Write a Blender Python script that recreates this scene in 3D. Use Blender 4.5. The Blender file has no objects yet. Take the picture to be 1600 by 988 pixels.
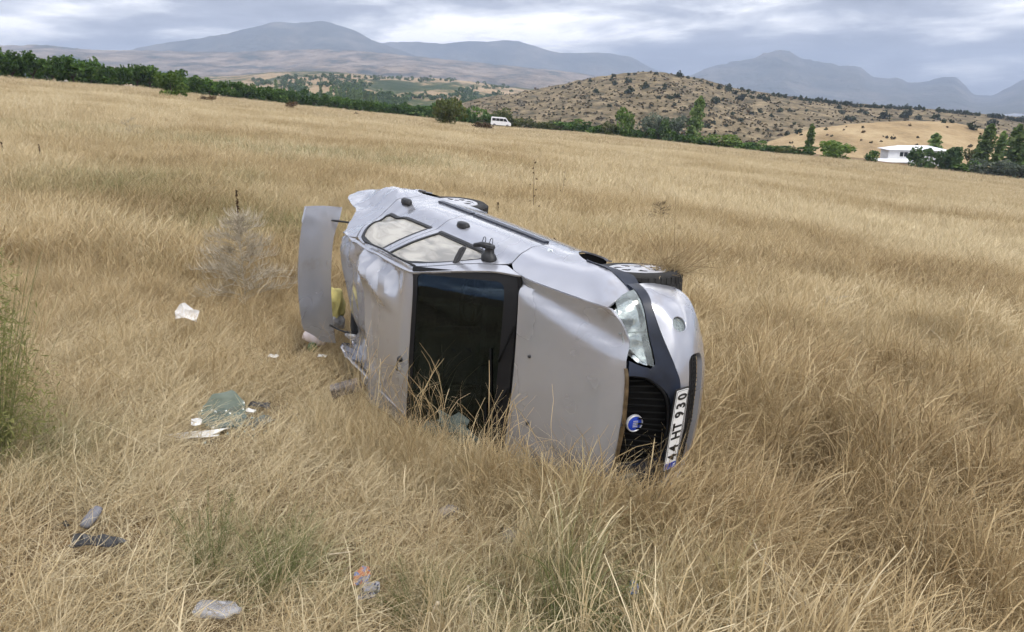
import bpy, bmesh, math, random
import numpy as np
from mathutils import Matrix, Vector
from mathutils.bvhtree import BVHTree
from mathutils.geometry import delaunay_2d_cdt

SC = bpy.context.scene
COL = SC.collection
R = math.radians
rng = np.random.default_rng(11)
random.seed(11)

# ------------------------------------------------------------------ camera
F_PX = 1194.3                      # focal length in photograph pixels (1600 wide)
PITCH = math.atan(329 / F_PX)
CAM_H = 2.58
cam_d = bpy.data.cameras.new('camera')
cam_d.sensor_width = 36.0
cam_d.lens = F_PX / 1600 * 36.0
cam_d.clip_start = 0.05
cam_d.clip_end = 40000
cam = bpy.data.objects.new('camera', cam_d)
COL.objects.link(cam)
cam.location = (0, 0, CAM_H)
cam.rotation_euler = (math.pi / 2 - PITCH, 0, 0)
SC.camera = cam

# ------------------------------------------------------------------ light, sky, exposure
SUN_EL, SUN_AZ = R(52), R(150)     # direction towards the sun, azimuth clockwise from +y
world = bpy.data.worlds.new("World")
SC.world = world
world.use_nodes = True


def build_world():
    nt = world.node_tree
    N, L = nt.nodes, nt.links
    N.clear()
    out = N.new('ShaderNodeOutputWorld')
    bg = N.new('ShaderNodeBackground')
    bg.inputs['Strength'].default_value = 0.1
    sky = N.new('ShaderNodeTexSky')
    sky.sky_type = 'NISHITA'
    sky.sun_disc = False
    sky.sun_elevation = SUN_EL
    sky.sun_rotation = SUN_AZ
    sky.dust_density = 2.0
    tc = N.new('ShaderNodeTexCoord')
    nrm = N.new('ShaderNodeVectorMath'); nrm.operation = 'NORMALIZE'
    L.new(tc.outputs['Generated'], nrm.inputs[0])
    sep = N.new('ShaderNodeSeparateXYZ')
    L.new(nrm.outputs[0], sep.inputs[0])

    def m(op, a, b=None, c=None, clamp=False):
        n = N.new('ShaderNodeMath'); n.operation = op; n.use_clamp = clamp
        for i, v in enumerate((a, b, c)):
            if v is None: continue
            if isinstance(v, (int, float)): n.inputs[i].default_value = v
            else: L.new(v, n.inputs[i])
        return n.outputs[0]
    zc = m('MAXIMUM', sep.outputs['Z'], 0.0)
    den = m('ADD', zc, 0.13)
    u = m('DIVIDE', sep.outputs['X'], den)
    v = m('DIVIDE', sep.outputs['Y'], den)
    comb = N.new('ShaderNodeCombineXYZ')
    L.new(u, comb.inputs[0]); L.new(v, comb.inputs[1])

    def noise(scale, detail, rough, off, dist=0.0):
        mp = N.new('ShaderNodeMapping')
        mp.inputs['Location'].default_value = off
        L.new(comb.outputs[0], mp.inputs[0])
        n = N.new('ShaderNodeTexNoise')
        n.inputs['Scale'].default_value = scale
        n.inputs['Detail'].default_value = detail
        n.inputs['Roughness'].default_value = rough
        n.inputs['Distortion'].default_value = dist
        L.new(mp.outputs[0], n.inputs['Vector'])
        return n.outputs['Fac']
    n1 = noise(0.50, 9, 0.52, (3.1, 1.7, 0), 0.4)
    n2 = noise(1.5, 9, 0.60, (7.3, -2.4, 0), 0.3)
    ramp = N.new('ShaderNodeValToRGB')
    cr = ramp.color_ramp
    cr.elements[0].position = 0.39; cr.elements[0].color = (2.5, 2.7, 3.3, 1)
    cr.elements[1].position = 0.595; cr.elements[1].color = (16.0, 15.5, 15.0, 1)
    e = cr.elements.new(0.475); e.color = (4.4, 4.6, 5.3, 1)
    e = cr.elements.new(0.53); e.color = (8.6, 8.7, 9.1, 1)
    mix0 = m('ADD', m('MULTIPLY', n1, 0.55), m('MULTIPLY', n2, 0.45))
    L.new(mix0, ramp.inputs[0])
    # an overcast sky brightens evenly towards the zenith
    grad = m('ADD', m('MULTIPLY', zc, 1.25), 0.86)
    cl = N.new('ShaderNodeVectorMath'); cl.operation = 'SCALE'
    L.new(ramp.outputs[0], cl.inputs[0]); L.new(grad, cl.inputs['Scale'])
    # gaps of blue between the clouds
    n3 = noise(0.22, 5, 0.5, (-4.0, 9.2, 0), 0.4)
    gap = N.new('ShaderNodeMapRange')
    gap.inputs['From Min'].default_value = 0.60
    gap.inputs['From Max'].default_value = 0.68
    L.new(n3, gap.inputs['Value'])
    gp_ = m('MULTIPLY', gap.outputs[0], 0.75)
    mx = N.new('ShaderNodeMix'); mx.data_type = 'RGBA'
    L.new(gp_, mx.inputs['Factor'])
    L.new(cl.outputs[0], mx.inputs[6]); L.new(sky.outputs[0], mx.inputs[7])
    L.new(mx.outputs[2], bg.inputs['Color'])
    L.new(bg.outputs[0], out.inputs['Surface'])


build_world()
sun_d = bpy.data.lights.new('sun', 'SUN')
sun_d.energy = 1.5
sun_d.angle = R(14)
sun_d.color = (1.0, 0.95, 0.87)
sun = bpy.data.objects.new('sun', sun_d)
COL.objects.link(sun)
_sd = Vector((math.sin(SUN_AZ) * math.cos(SUN_EL), math.cos(SUN_AZ) * math.cos(SUN_EL), math.sin(SUN_EL)))
sun.rotation_euler = _sd.to_track_quat('Z', 'Y').to_euler()
sun.location = (0, -20, 40)

SC.view_settings.view_transform = 'Standard'
SC.view_settings.look = 'None'
SC.view_settings.gamma = 1
SC.view_settings.exposure = 0.55
SC.render.engine = 'CYCLES'
SC.cycles.max_bounces = 8
SC.cycles.diffuse_bounces = 2
SC.cycles.glossy_bounces = 4
SC.cycles.transmission_bounces = 6
SC.cycles.transparent_max_bounces = 12
SC.cycles.volume_bounces = 0
SC.cycles.use_adaptive_sampling = True
SC.cycles.adaptive_threshold = 0.05
SC.cycles.use_denoising = True
HAZE_DENSITY = 1.8e-4             # per metre


# ------------------------------------------------------------------ helpers
def tag(o, label=None, cat=None, group=None, kind=None):
    if label: o['label'] = label
    if cat: o['category'] = cat
    if group: o['group'] = group
    if kind: o['kind'] = kind
    return o


def new_mesh(name, V, Fc, smooth=True, mats=()):
    me = bpy.data.meshes.new(name)
    me.from_pydata([tuple(map(float, v)) for v in V], [], [tuple(map(int, f)) for f in Fc])
    if smooth: me.shade_smooth()
    for m_ in mats: me.materials.append(m_)
    me.update()
    return me


def link(name, me, parent=None, loc=None, rot=None):
    o = bpy.data.objects.new(name, me)
    COL.objects.link(o)
    if parent: o.parent = parent
    if loc is not None: o.location = loc
    if rot is not None: o.rotation_euler = rot
    return o


def empty(name, loc=(0, 0, 0), rz=0):
    o = bpy.data.objects.new(name, None)
    COL.objects.link(o)
    o.location = loc
    o.rotation_euler = (0, 0, rz)
    o.empty_display_size = 0.2
    return o


def dup(o, parent=None):
    c = o.copy()
    COL.objects.link(c)
    c.parent = parent
    for ch in [k for k in bpy.data.objects if k.parent == o]:
        dup(ch, c)
    return c


class MB:
    """collects pieces of geometry for ONE mesh object"""
    def __init__(s): s.v = []; s.f = []; s.mi = []; s.cur = 0
    def add(s, V, Fc):
        b = len(s.v); s.v += [tuple(map(float, v)) for v in V]
        s.f += [tuple(b + i for i in f) for f in Fc]; s.mi += [s.cur] * len(Fc)
    def box(s, lo, hi, M=None):
        x0, y0, z0 = lo; x1, y1, z1 = hi
        V = [Vector(p) for p in ((x0,y0,z0),(x1,y0,z0),(x1,y1,z0),(x0,y1,z0),(x0,y0,z1),(x1,y0,z1),(x1,y1,z1),(x0,y1,z1))]
        if M is not None: V = [M @ p for p in V]
        s.add(V, [(0,3,2,1),(4,5,6,7),(0,1,5,4),(1,2,6,5),(2,3,7,6),(3,0,4,7)])
    def tube(s, pts, rad, n=6, cap=True):
        pts = [Vector(p) for p in pts]
        k = len(pts)
        rad = [rad] * k if isinstance(rad, (int, float)) else rad
        b = len(s.v); up = Vector((0.13, 0.21, 0.97))
        for i, p in enumerate(pts):
            d = (pts[min(i + 1, k - 1)] - pts[max(i - 1, 0)]).normalized()
            a = d.cross(up)
            if a.length < 0.05: a = d.cross(Vector((1, 0, 0)))
            a.normalize(); c = d.cross(a)
            for j in range(n):
                t = 2 * math.pi * j / n
                s.v.append(tuple(p + (a * math.cos(t) + c * math.sin(t)) * rad[i]))
        for i in range(k - 1):
            for j in range(n):
                s.f.append((b+i*n+j, b+i*n+(j+1)%n, b+(i+1)*n+(j+1)%n, b+(i+1)*n+j)); s.mi.append(s.cur)
        if cap:
            s.f.append(tuple(b + j for j in reversed(range(n)))); s.mi.append(s.cur)
            s.f.append(tuple(b + (k-1)*n + j for j in range(n))); s.mi.append(s.cur)
    def lathe(s, prof, n, M):
        b = len(s.v); k = len(prof)
        for (r, h) in prof:
            for j in range(n):
                t = 2 * math.pi * j / n
                s.v.append(tuple(M @ Vector((r * math.cos(t), r * math.sin(t), h))))
        for i in range(k - 1):
            for j in range(n):
                s.f.append((b+i*n+j, b+i*n+(j+1)%n, b+(i+1)*n+(j+1)%n, b+(i+1)*n+j)); s.mi.append(s.cur)
    def prism(s, poly, h0, h1, M=None):
        n = len(poly)
        V = [Vector((p[0], p[1], h0)) for p in poly] + [Vector((p[0], p[1], h1)) for p in poly]
        if M is not None: V = [M @ p for p in V]
        s.add(V, [tuple(reversed(range(n))), tuple(range(n, 2*n))] + [(i, (i+1)%n, n+(i+1)%n, n+i) for i in range(n)])
    def build(s, name, mats, parent=None, smooth=False, loc=None, rot=None, auto=None):
        if not isinstance(mats, (list, tuple)): mats = [mats]
        me = new_mesh(name, s.v, s.f, smooth, mats)
        if len(mats) > 1: me.polygons.foreach_set('material_index', s.mi)
        if smooth and auto:
            me.set_sharp_from_angle(angle=R(auto))
        return link(name, me, parent, loc, rot)


def add_bevel(o, w=0.004, seg=2):
    b = o.modifiers.new('bevel', 'BEVEL'); b.width = w; b.segments = seg
    b.limit_method = 'ANGLE'; b.angle_limit = R(40)
    return o


def spl(tab, x):
    """monotone cubic through the (x, y) pairs of tab, vectorised"""
    X = np.array([p[0] for p in tab], float); Y = np.array([p[1] for p in tab], float)
    x = np.clip(np.asarray(x, float), X[0], X[-1])
    h = np.diff(X); d = np.diff(Y) / h
    mm = np.zeros(len(X)); mm[0] = d[0]; mm[-1] = d[-1]
    for i in range(1, len(X) - 1):
        if d[i-1] * d[i] > 0:
            w1 = 2*h[i] + h[i-1]; w2 = h[i] + 2*h[i-1]
            mm[i] = (w1 + w2) / (w1 / d[i-1] + w2 / d[i])
    i = np.clip(np.searchsorted(X, x) - 1, 0, len(X) - 2)
    t = (x - X[i]) / h[i]
    return ((1+2*t)*(1-t)**2*Y[i] + t*(1-t)**2*h[i]*mm[i] + t*t*(3-2*t)*Y[i+1] + t*t*(t-1)*h[i]*mm[i+1])


def sstep(a, b, x):
    t = np.clip((np.asarray(x, float) - a) / (b - a), 0, 1)
    return t * t * (3 - 2 * t)


def vnoise(x, y, seed=0):
    x = np.asarray(x, float); y = np.asarray(y, float)
    xi = np.floor(x).astype(np.int64); yi = np.floor(y).astype(np.int64)
    fx = x - xi; fy = y - yi
    fx = fx*fx*(3-2*fx); fy = fy*fy*(3-2*fy)
    def h(a, b):
        n = (a * 374761393 + b * 668265263 + seed * 1442695041) & 0xffffffff
        n = ((n ^ (n >> 13)) * 1274126177) & 0xffffffff
        n = n ^ (n >> 16)
        return (n & 0xffff) / 65535.0
    return (h(xi, yi)*(1-fx)+h(xi+1, yi)*fx)*(1-fy) + (h(xi, yi+1)*(1-fx)+h(xi+1, yi+1)*fx)*fy


def fbm(x, y, seed=0, o=4, g=0.5):
    s = 0; a = 1; t = 0
    for k in range(o):
        s = s + a * vnoise(np.asarray(x) * 2**k + 17.3*k, np.asarray(y) * 2**k - 9.1*k, seed + k); t += a; a *= g
    return s / t


def cell(x, y, seed=0):
    """distance to the nearest random point: a facetted, creased relief"""
    x = np.asarray(x, float); y = np.asarray(y, float)
    xi = np.floor(x).astype(np.int64); yi = np.floor(y).astype(np.int64)
    best = np.full(x.shape, 9.0)
    def h(a, b, s):
        n = (a * 374761393 + b * 668265263 + (seed + s) * 1442695041) & 0xffffffff
        n = ((n ^ (n >> 13)) * 1274126177) & 0xffffffff
        n = n ^ (n >> 16)
        return (n & 0xffff) / 65535.0
    for i in (-1, 0, 1):
        for j in (-1, 0, 1):
            a = xi + i; b = yi + j
            best = np.minimum(best, np.hypot(a + h(a, b, 1) - x, b + h(a, b, 2) - y))
    return best


def facet(x, y, seed=0, ang=.4):
    """random heights on a triangle lattice, joined by flat facets: creased sheet metal"""
    x = np.asarray(x, float); y = np.asarray(y, float)
    x, y = x * math.cos(ang) - y * math.sin(ang), x * math.sin(ang) + y * math.cos(ang)
    w = .35 * (fbm(x * .9, y * .9, seed + 5, 2) - .5)
    u = x - y * .577 + w; v = y * 1.155 - w * .6
    i = np.floor(u).astype(np.int64); j = np.floor(v).astype(np.int64)
    a = u - i; b = v - j
    def h(p, q):
        n = (p * 374761393 + q * 668265263 + seed * 1442695041) & 0xffffffff
        n = ((n ^ (n >> 13)) * 1274126177) & 0xffffffff
        n = n ^ (n >> 16)
        return (n & 0xffff) / 65535.0
    lo_ = a + b < 1
    return np.where(lo_, h(i, j) * (1 - a - b) + h(i + 1, j) * a + h(i, j + 1) * b,
                    h(i + 1, j + 1) * (a + b - 1) + h(i + 1, j) * (1 - b) + h(i, j + 1) * (1 - a)) - .5


# ------------------------------------------------------------------ materials
MATS = {}


def mat(name, col, rough=0.6, metal=0.0, var=0.0, vscale=8.0, bump=0.0, bscale=40.0, coat=0.0, spec=0.5, col2=None, coords='Object'):
    if name in MATS: return MATS[name]
    m_ = bpy.data.materials.new(name); m_.use_nodes = True
    nt = m_.node_tree; N, L = nt.nodes, nt.links
    b = N['Principled BSDF']
    b.inputs['Roughness'].default_value = rough
    b.inputs['Metallic'].default_value = metal
    b.inputs['Specular IOR Level'].default_value = spec
    if coat:
        b.inputs['Coat Weight'].default_value = coat
        b.inputs['Coat Roughness'].default_value = 0.06
    tc = N.new('ShaderNodeTexCoord')
    c4 = (*col, 1)
    if var or col2:
        n = N.new('ShaderNodeTexNoise'); n.inputs['Scale'].default_value = vscale; n.inputs['Detail'].default_value = 6
        L.new(tc.outputs[coords], n.inputs['Vector'])
        r = N.new('ShaderNodeValToRGB')
        r.color_ramp.elements[0].position = 0.35; r.color_ramp.elements[1].position = 0.65
        r.color_ramp.elements[0].color = tuple(c * (1 - var) for c in col) + (1,)
        r.color_ramp.elements[1].color = (*col2, 1) if col2 else tuple(min(1, c * (1 + var)) for c in col) + (1,)
        L.new(n.outputs['Fac'], r.inputs[0]); L.new(r.outputs[0], b.inputs['Base Color'])
    else:
        b.inputs['Base Color'].default_value = c4
    if bump:
        n2 = N.new('ShaderNodeTexNoise'); n2.inputs['Scale'].default_value = bscale; n2.inputs['Detail'].default_value = 5
        L.new(tc.outputs[coords], n2.inputs['Vector'])
        bp = N.new('ShaderNodeBump'); bp.inputs['Strength'].default_value = bump; bp.inputs['Distance'].default_value = 0.01
        L.new(n2.outputs['Fac'], bp.inputs['Height']); L.new(bp.outputs[0], b.inputs['Normal'])
    MATS[name] = m_
    return m_


def leaf_mat(name, dark, light, third=None, trans=0.25, rough=0.7, big=0.0, bigscale=0.3):
    """leaf or blade colour from the per-leaf random attribute 'rnd'"""
    if name in MATS: return MATS[name]
    m_ = bpy.data.materials.new(name); m_.use_nodes = True
    nt = m_.node_tree; N, L = nt.nodes, nt.links
    b = N['Principled BSDF']; out = N['Material Output']
    b.inputs['Roughness'].default_value = rough
    b.inputs['Specular IOR Level'].default_value = 0.25
    a = N.new('ShaderNodeAttribute'); a.attribute_name = 'rnd'
    oi = N.new('ShaderNodeObjectInfo')
    r = N.new('ShaderNodeValToRGB')
    r.color_ramp.elements[0].color = (*dark, 1); r.color_ramp.elements[1].color = (*light, 1)
    if third:
        e = r.color_ramp.elements.new(0.9); e.color = (*light, 1)
        r.color_ramp.elements[-1].color = (*third, 1)
    L.new(a.outputs['Fac'], r.inputs[0])
    hv = N.new('ShaderNodeHueSaturation')
    mr = N.new('ShaderNodeMapRange'); mr.inputs['To Min'].default_value = 0.75; mr.inputs['To Max'].default_value = 1.25
    L.new(oi.outputs['Random'], mr.inputs['Value']); L.new(mr.outputs[0], hv.inputs['Value'])
    L.new(r.outputs[0], hv.inputs['Color'])
    L.new(hv.outputs[0], b.inputs['Base Color'])
    t = N.new('ShaderNodeBsdfTranslucent'); L.new(hv.outputs[0], t.inputs['Color'])
    mx = N.new('ShaderNodeMixShader'); mx.inputs[0].default_value = trans
    L.new(b.outputs[0], mx.inputs[1]); L.new(t.outputs[0], mx.inputs[2]); L.new(mx.outputs[0], out.inputs['Surface'])
    MATS[name] = m_
    return m_


def glass_mat(name, tint, refl_rough=0.02, frost=0.0, ior=1.52, wave=0.05, veil=None, gcol=(1, 1, 1)):
    if name in MATS: return MATS[name]
    m_ = bpy.data.materials.new(name); m_.use_nodes = True
    nt = m_.node_tree; N, L = nt.nodes, nt.links
    N.remove(N['Principled BSDF']); out = N['Material Output']
    t = N.new('ShaderNodeBsdfTransparent'); t.inputs['Color'].default_value = (*tint, 1)
    g = N.new('ShaderNodeBsdfGlossy'); g.inputs['Roughness'].default_value = refl_rough; g.inputs['Color'].default_value = (*gcol, 1)
    fr = N.new('ShaderNodeFresnel'); fr.inputs['IOR'].default_value = ior
    tc = N.new('ShaderNodeTexCoord')
    nz = N.new('ShaderNodeTexNoise'); nz.inputs['Scale'].default_value = 3.0; nz.inputs['Detail'].default_value = 3
    L.new(tc.outputs['Object'], nz.inputs['Vector'])
    bp = N.new('ShaderNodeBump'); bp.inputs['Strength'].default_value = wave; bp.inputs['Distance'].default_value = 0.05
    L.new(nz.outputs['Fac'], bp.inputs['Height']); L.new(bp.outputs[0], g.inputs['Normal']); L.new(bp.outputs[0], fr.inputs['Normal'])
    mx = N.new('ShaderNodeMixShader')
    L.new(fr.outputs[0], mx.inputs[0]); L.new(t.outputs[0], mx.inputs[1]); L.new(g.outputs[0], mx.inputs[2])
    last = mx.outputs[0]
    if frost:
        d = N.new('ShaderNodeBsdfDiffuse'); d.inputs['Color'].default_value = (*veil, 1) if veil else (*[min(1, c * 1.1) for c in tint], 1)
        m2 = N.new('ShaderNodeMixShader')
        fm = N.new('ShaderNodeMapping'); fm.inputs['Scale'].default_value = (1.2, 4, 4); fm.inputs['Rotation'].default_value = (0, 0.5, 0)
        fn = N.new('ShaderNodeTexNoise'); fn.inputs['Scale'].default_value = 2.2; fn.inputs['Detail'].default_value = 5; fn.inputs['Distortion'].default_value = 1.2
        L.new(tc.outputs['Object'], fm.inputs[0]); L.new(fm.outputs[0], fn.inputs['Vector'])
        fr2 = N.new('ShaderNodeMapRange'); fr2.inputs['From Min'].default_value = .35; fr2.inputs['From Max'].default_value = .62
        fr2.inputs['To Min'].default_value = frost * .45; fr2.inputs['To Max'].default_value = frost
        L.new(fn.outputs['Fac'], fr2.inputs['Value']); L.new(fr2.outputs[0], m2.inputs[0])

        L.new(last, m2.inputs[1]); L.new(d.outputs[0], m2.inputs[2]); last = m2.outputs[0]
    L.new(last, out.inputs['Surface'])
    MATS[name] = m_
    return m_


# ------------------------------------------------------------------ picture geometry used to place things on the terrain
_c, _s = math.cos(PITCH), math.sin(PITCH)


def ray(px, py):
    x = (px - 800) / F_PX; yd = (py - 494) / F_PX
    return Vector((x, _c - _s * yd, -_s - _c * yd))


def at_depth(px, py, d):
    """point on the sight line at horizontal forward distance d (metres along +y)"""
    r_ = ray(px, py)
    return Vector((0, 0, CAM_H)) + r_ * (d / r_.y)


# far edge of the field: (px, py, forward distance)
EDGE = [(-400, 100, 85), (0, 121, 115), (200, 135, 142), (400, 158, 185), (640, 182, 235), (760, 197, 228), (900, 207, 215),
        (1050, 223, 205), (1200, 238, 190), (1350, 253, 178), (1450, 265, 170), (1600, 281, 152), (2000, 330, 115)]
E_T = [at_depth(*e) for e in EDGE]
E_K = [(p.x / p.y, p.y, p.z - 0.35) for p in E_T]                     # slope x/y, distance, height of the ground there


def field_edge(k):
    return spl([(a, b) for a, b, c in E_K], k), spl([(a, c) for a, b, c in E_K], k)


SHELF = [(-1.1, 80), (-0.6, 80), (-0.3, 70), (-0.1, 40), (0.05, 14), (0.3, 10), (0.7, 10)]


def ground_h(x, y):
    x = np.asarray(x, float); y = np.asarray(y, float)
    plane = -0.095 * x - 0.008 * y
    r_ = np.hypot(x, y)
    k = x / np.maximum(y, 0.25 * r_ + 1e-6)
    k = np.clip(k, -1.05, 0.98)
    De, He = field_edge(k)
    ahead = sstep(0.0, 0.5, y / (r_ + 1e-6))
    t = np.clip(y / De, 0, 1)
    pe = -0.095 * k * De - 0.008 * De
    h = plane + ahead * (He - pe) * np.where(y < De, t ** 2, 1 + 0 * t) 
    # beyond the edge
    sh = spl(SHELF, k)
    over = np.maximum(y - De - sh, 0) * ahead
    valley = -42 + 14 * (fbm(x / 500, y / 500, 5) - 0.5)
    base = np.where(y > De, He + (y - De) * np.where(k < -0.1, 0.0, -0.012), h)
    h = np.where((y > De) & (ahead > 0.5), base, h)
    drop = np.minimum(over * 0.11, 200)
    h = h - drop * sstep(0, 60, over)
    h = np.where(over > 0, np.maximum(h, np.minimum(valley, h + drop)), h)
    far = sstep(160, 420, r_) * (1 - ahead)
    h = h * (1 - far) + far * (-8)
    h = h + 0.07 * (fbm(x / 1.7, y / 1.7, 3) - 0.5) + 0.5 * (fbm(x / 22, y / 22, 8) - 0.5) * sstep(12, 40, r_)
    return h


def gh(x, y): return float(ground_h(np.array([x]), np.array([y]))[0])


def gp(px, py, near=2.0):
    """where the sight line meets the ground"""
    r_ = ray(px, py)
    r_ = r_ / r_.y
    d = near
    ds = np.geomspace(2.0, 3000, 3000)
    P = np.array([(r_.x * q, q, CAM_H + r_.z * q) for q in ds])
    under = P[:, 2] < ground_h(P[:, 0], P[:, 1])
    i = int(np.argmax(under)) if under.any() else len(ds) - 1
    q = ds[i]
    return Vector((r_.x * q, q, gh(r_.x * q, q)))


# ------------------------------------------------------------------ ground sheet
def ground_material():
    m_ = bpy.data.materials.new('dry_field_soil'); m_.use_nodes = True
    nt = m_.node_tree; N, L = nt.nodes, nt.links
    b = N['Principled BSDF']; b.inputs['Roughness'].default_value = 0.95; b.inputs['Specular IOR Level'].default_value = 0.1
    geo = N.new('ShaderNodeNewGeometry')
    def noise(scale, detail=6, off=0):
        n = N.new('ShaderNodeTexNoise'); n.inputs['Scale'].default_value = scale; n.inputs['Detail'].default_value = detail
        L.new(geo.outputs['Position'], n.inputs['Vector']); return n.outputs['Fac']
    def ramp(fac, stops):
        r = N.new('ShaderNodeValToRGB')
        r.color_ramp.elements[0].position = stops[0][0]; r.color_ramp.elements[0].color = (*stops[0][1], 1)
        r.color_ramp.elements[1].position = stops[-1][0]; r.color_ramp.elements[1].color = (*stops[-1][1], 1)
        for p, c in stops[1:-1]:
            e = r.color_ramp.elements.new(p); e.color = (*c, 1)
        L.new(fac, r.inputs[0]); return r.outputs[0]
    straw = ramp(noise(9.0, 10), [(0.32, (0.08, 0.055, 0.03)), (0.5, (0.17, 0.115, 0.06)), (0.68, (0.32, 0.23, 0.125))])
    val = ramp(noise(0.012, 8), [(0.36, (0.05, 0.075, 0.03)), (0.46, (0.10, 0.12, 0.05)), (0.54, (0.30, 0.24, 0.14)), (0.7, (0.36, 0.28, 0.17))])
    at = N.new('ShaderNodeAttribute'); at.attribute_name = 'valley'
    mx = N.new('ShaderNodeMix'); mx.data_type = 'RGBA'
    L.new(at.outputs['Fac'], mx.inputs['Factor']); L.new(straw, mx.inputs[6]); L.new(val, mx.inputs[7])
    L.new(mx.outputs[2], b.inputs['Base Color'])
    bp = N.new('ShaderNodeBump'); bp.inputs['Strength'].default_value = 0.6; bp.inputs['Distance'].default_value = 0.05
    L.new(noise(25, 8), bp.inputs['Height']); L.new(bp.outputs[0], b.inputs['Normal'])
    return m_


def build_ground():
    az = np.concatenate([np.linspace(-180, -46, 34, endpoint=False), np.linspace(-46, 46, 231), np.linspace(46, 180, 34)[1:]])
    az = R(1) * az[:-1]
    rad = np.concatenate([np.linspace(0.6, 12, 58), np.geomspace(12.4, 9500, 150)])
    A, D = np.meshgrid(az, rad)
    X = D * np.sin(A); Y = D * np.cos(A)
    Z = ground_h(X, Y)
    n, k = A.shape
    V = np.stack([X.ravel(), Y.ravel(), Z.ravel()], 1)
    V = np.vstack([[0, 0, gh(0, 0)], V])
    Fc = [(0, 1 + (j + 1) % k, 1 + j) for j in range(k)]
    for i in range(n - 1):
        a = 1 + i * k; b_ = a + k
        Fc += [(a + j, a + (j + 1) % k, b_ + (j + 1) % k, b_ + j) for j in range(k)]
    me = new_mesh('ground', V, Fc, True, [ground_material()])
    r_ = np.hypot(V[:, 0], V[:, 1]); kk = np.clip(V[:, 0] / np.maximum(V[:, 1], 0.25 * r_ + 1e-6), -1.05, .98)
    De, _ = field_edge(kk)
    vv = sstep(5, 60, V[:, 1] - De - spl(SHELF, kk)) * sstep(0, .5, V[:, 1] / (r_ + 1e-6))
    me.attributes.new('valley', 'FLOAT', 'POINT').data.foreach_set('value', vv.astype(np.float32))
    o = link('ground', me)
    tag(o, kind='structure')
    return o


ground = build_ground()


# ------------------------------------------------------------------ hills and mountains
def hill_material(name, stops, scale, bump_scale, stripes=None):
    m_ = bpy.data.materials.new(name); m_.use_nodes = True
    nt = m_.node_tree; N, L = nt.nodes, nt.links
    b = N['Principled BSDF']; b.inputs['Roughness'].default_value = 0.95; b.inputs['Specular IOR Level'].default_value = 0.1
    geo = N.new('ShaderNodeNewGeometry')
    mp = N.new('ShaderNodeMapping'); mp.inputs['Scale'].default_value = (1, 0.6, 1.6)
    L.new(geo.outputs['Position'], mp.inputs[0])
    n = N.new('ShaderNodeTexNoise'); n.inputs['Scale'].default_value = scale; n.inputs['Detail'].default_value = 12
    n.inputs['Roughness'].default_value = 0.68
    L.new(mp.outputs[0], n.inputs['Vector'])
    r = N.new('ShaderNodeValToRGB')
    r.color_ramp.elements[0].position = stops[0][0]; r.color_ramp.elements[0].color = (*stops[0][1], 1)
    r.color_ramp.elements[1].position = stops[-1][0]; r.color_ramp.elements[1].color = (*stops[-1][1], 1)
    for p, c in stops[1:-1]:
        e = r.color_ramp.elements.new(p); e.color = (*c, 1)
    L.new(n.outputs['Fac'], r.inputs[0]); L.new(r.outputs[0], b.inputs['Base Color'])
    n2 = N.new('ShaderNodeTexNoise'); n2.inputs['Scale'].default_value = bump_scale; n2.inputs['Detail'].default_value = 10
    L.new(geo.outputs['Position'], n2.inputs['Vector'])
    bp = N.new('ShaderNodeBump'); bp.inputs['Strength'].default_value = 0.8; bp.inputs['Distance'].default_value = 0.4 / bump_scale
    L.new(n2.outputs['Fac'], bp.inputs['Height']); L.new(bp.outputs[0], b.inputs['Normal'])
    return m_


HILLS = {}


def hill(name, ridge, d0, d1, d2, zbase, m_, power=1.0, rough=0.05, nscale=6.0, seed=1, naz=240, nd=70, gully=0.0, crag=0.05):
    """terrain ridge: crest points given on the sight lines (px, py) at forward distance d1"""
    pk = [((px - 800) / F_PX / ray(px, py).y, at_depth(px, py, d1).z) for px, py in ridge]
    k = np.linspace(pk[0][0], pk[-1][0], naz)
    d = np.concatenate([np.linspace(d0, d1, nd), np.linspace(d1, d2, nd // 3)[1:]])
    K, D = np.meshgrid(k, d)
    zr = spl(pk, K)
    up = np.clip((D - d0) / (d1 - d0), 0, 1); dn = np.clip((d2 - D) / (d2 - d1), 0, 1)
    t = np.where(D <= d1, up ** power, dn ** 0.8)
    hgt = np.maximum(zr - zbase, 1)
    X = K * D; Y = D
    sc = nscale / (d1 * 1.3)
    nz = fbm(X * sc, Y * sc, seed, 6, 0.55) - 0.5
    rg = 1 - np.abs(2 * fbm(X * sc * 1.2, Y * sc * 0.35, seed + 9, 5, 0.55) - 1)
    edge = np.minimum(sstep(0, .06, (K - k[0]) / (k[-1] - k[0])), sstep(0, .06, (k[-1] - K) / (k[-1] - k[0])))
    env = np.sin(np.pi * np.clip(t, 0, 1)) * np.where(D <= d1, 1, .5)
    Z = zbase + hgt * t + hgt * env * (rough * 2 * nz - gully * (0.9 - rg)) + hgt * crag * (1 - 2 * np.abs(fbm(X * sc * 6, Y * sc * 6, seed + 3, 5, .62) - .5) - .75)
    V = np.stack([X.ravel(), Y.ravel(), Z.ravel()], 1)
    n, c = K.shape
    Fc = [(i*c+j, i*c+j+1, (i+1)*c+j+1, (i+1)*c+j) for i in range(n - 1) for j in range(c - 1)]
    me = new_mesh(name, V, Fc, True, [m_])
    o = link(name, me)
    tag(o, kind='structure')
    HILLS[name] = BVHTree.FromPolygons([tuple(v) for v in V], Fc)
    return o


def on_hill(name, px, py):
    r_ = ray(px, py).normalized()
    h = HILLS[name].ray_cast(Vector((0, 0, CAM_H)), r_)
    return h[0]


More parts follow.
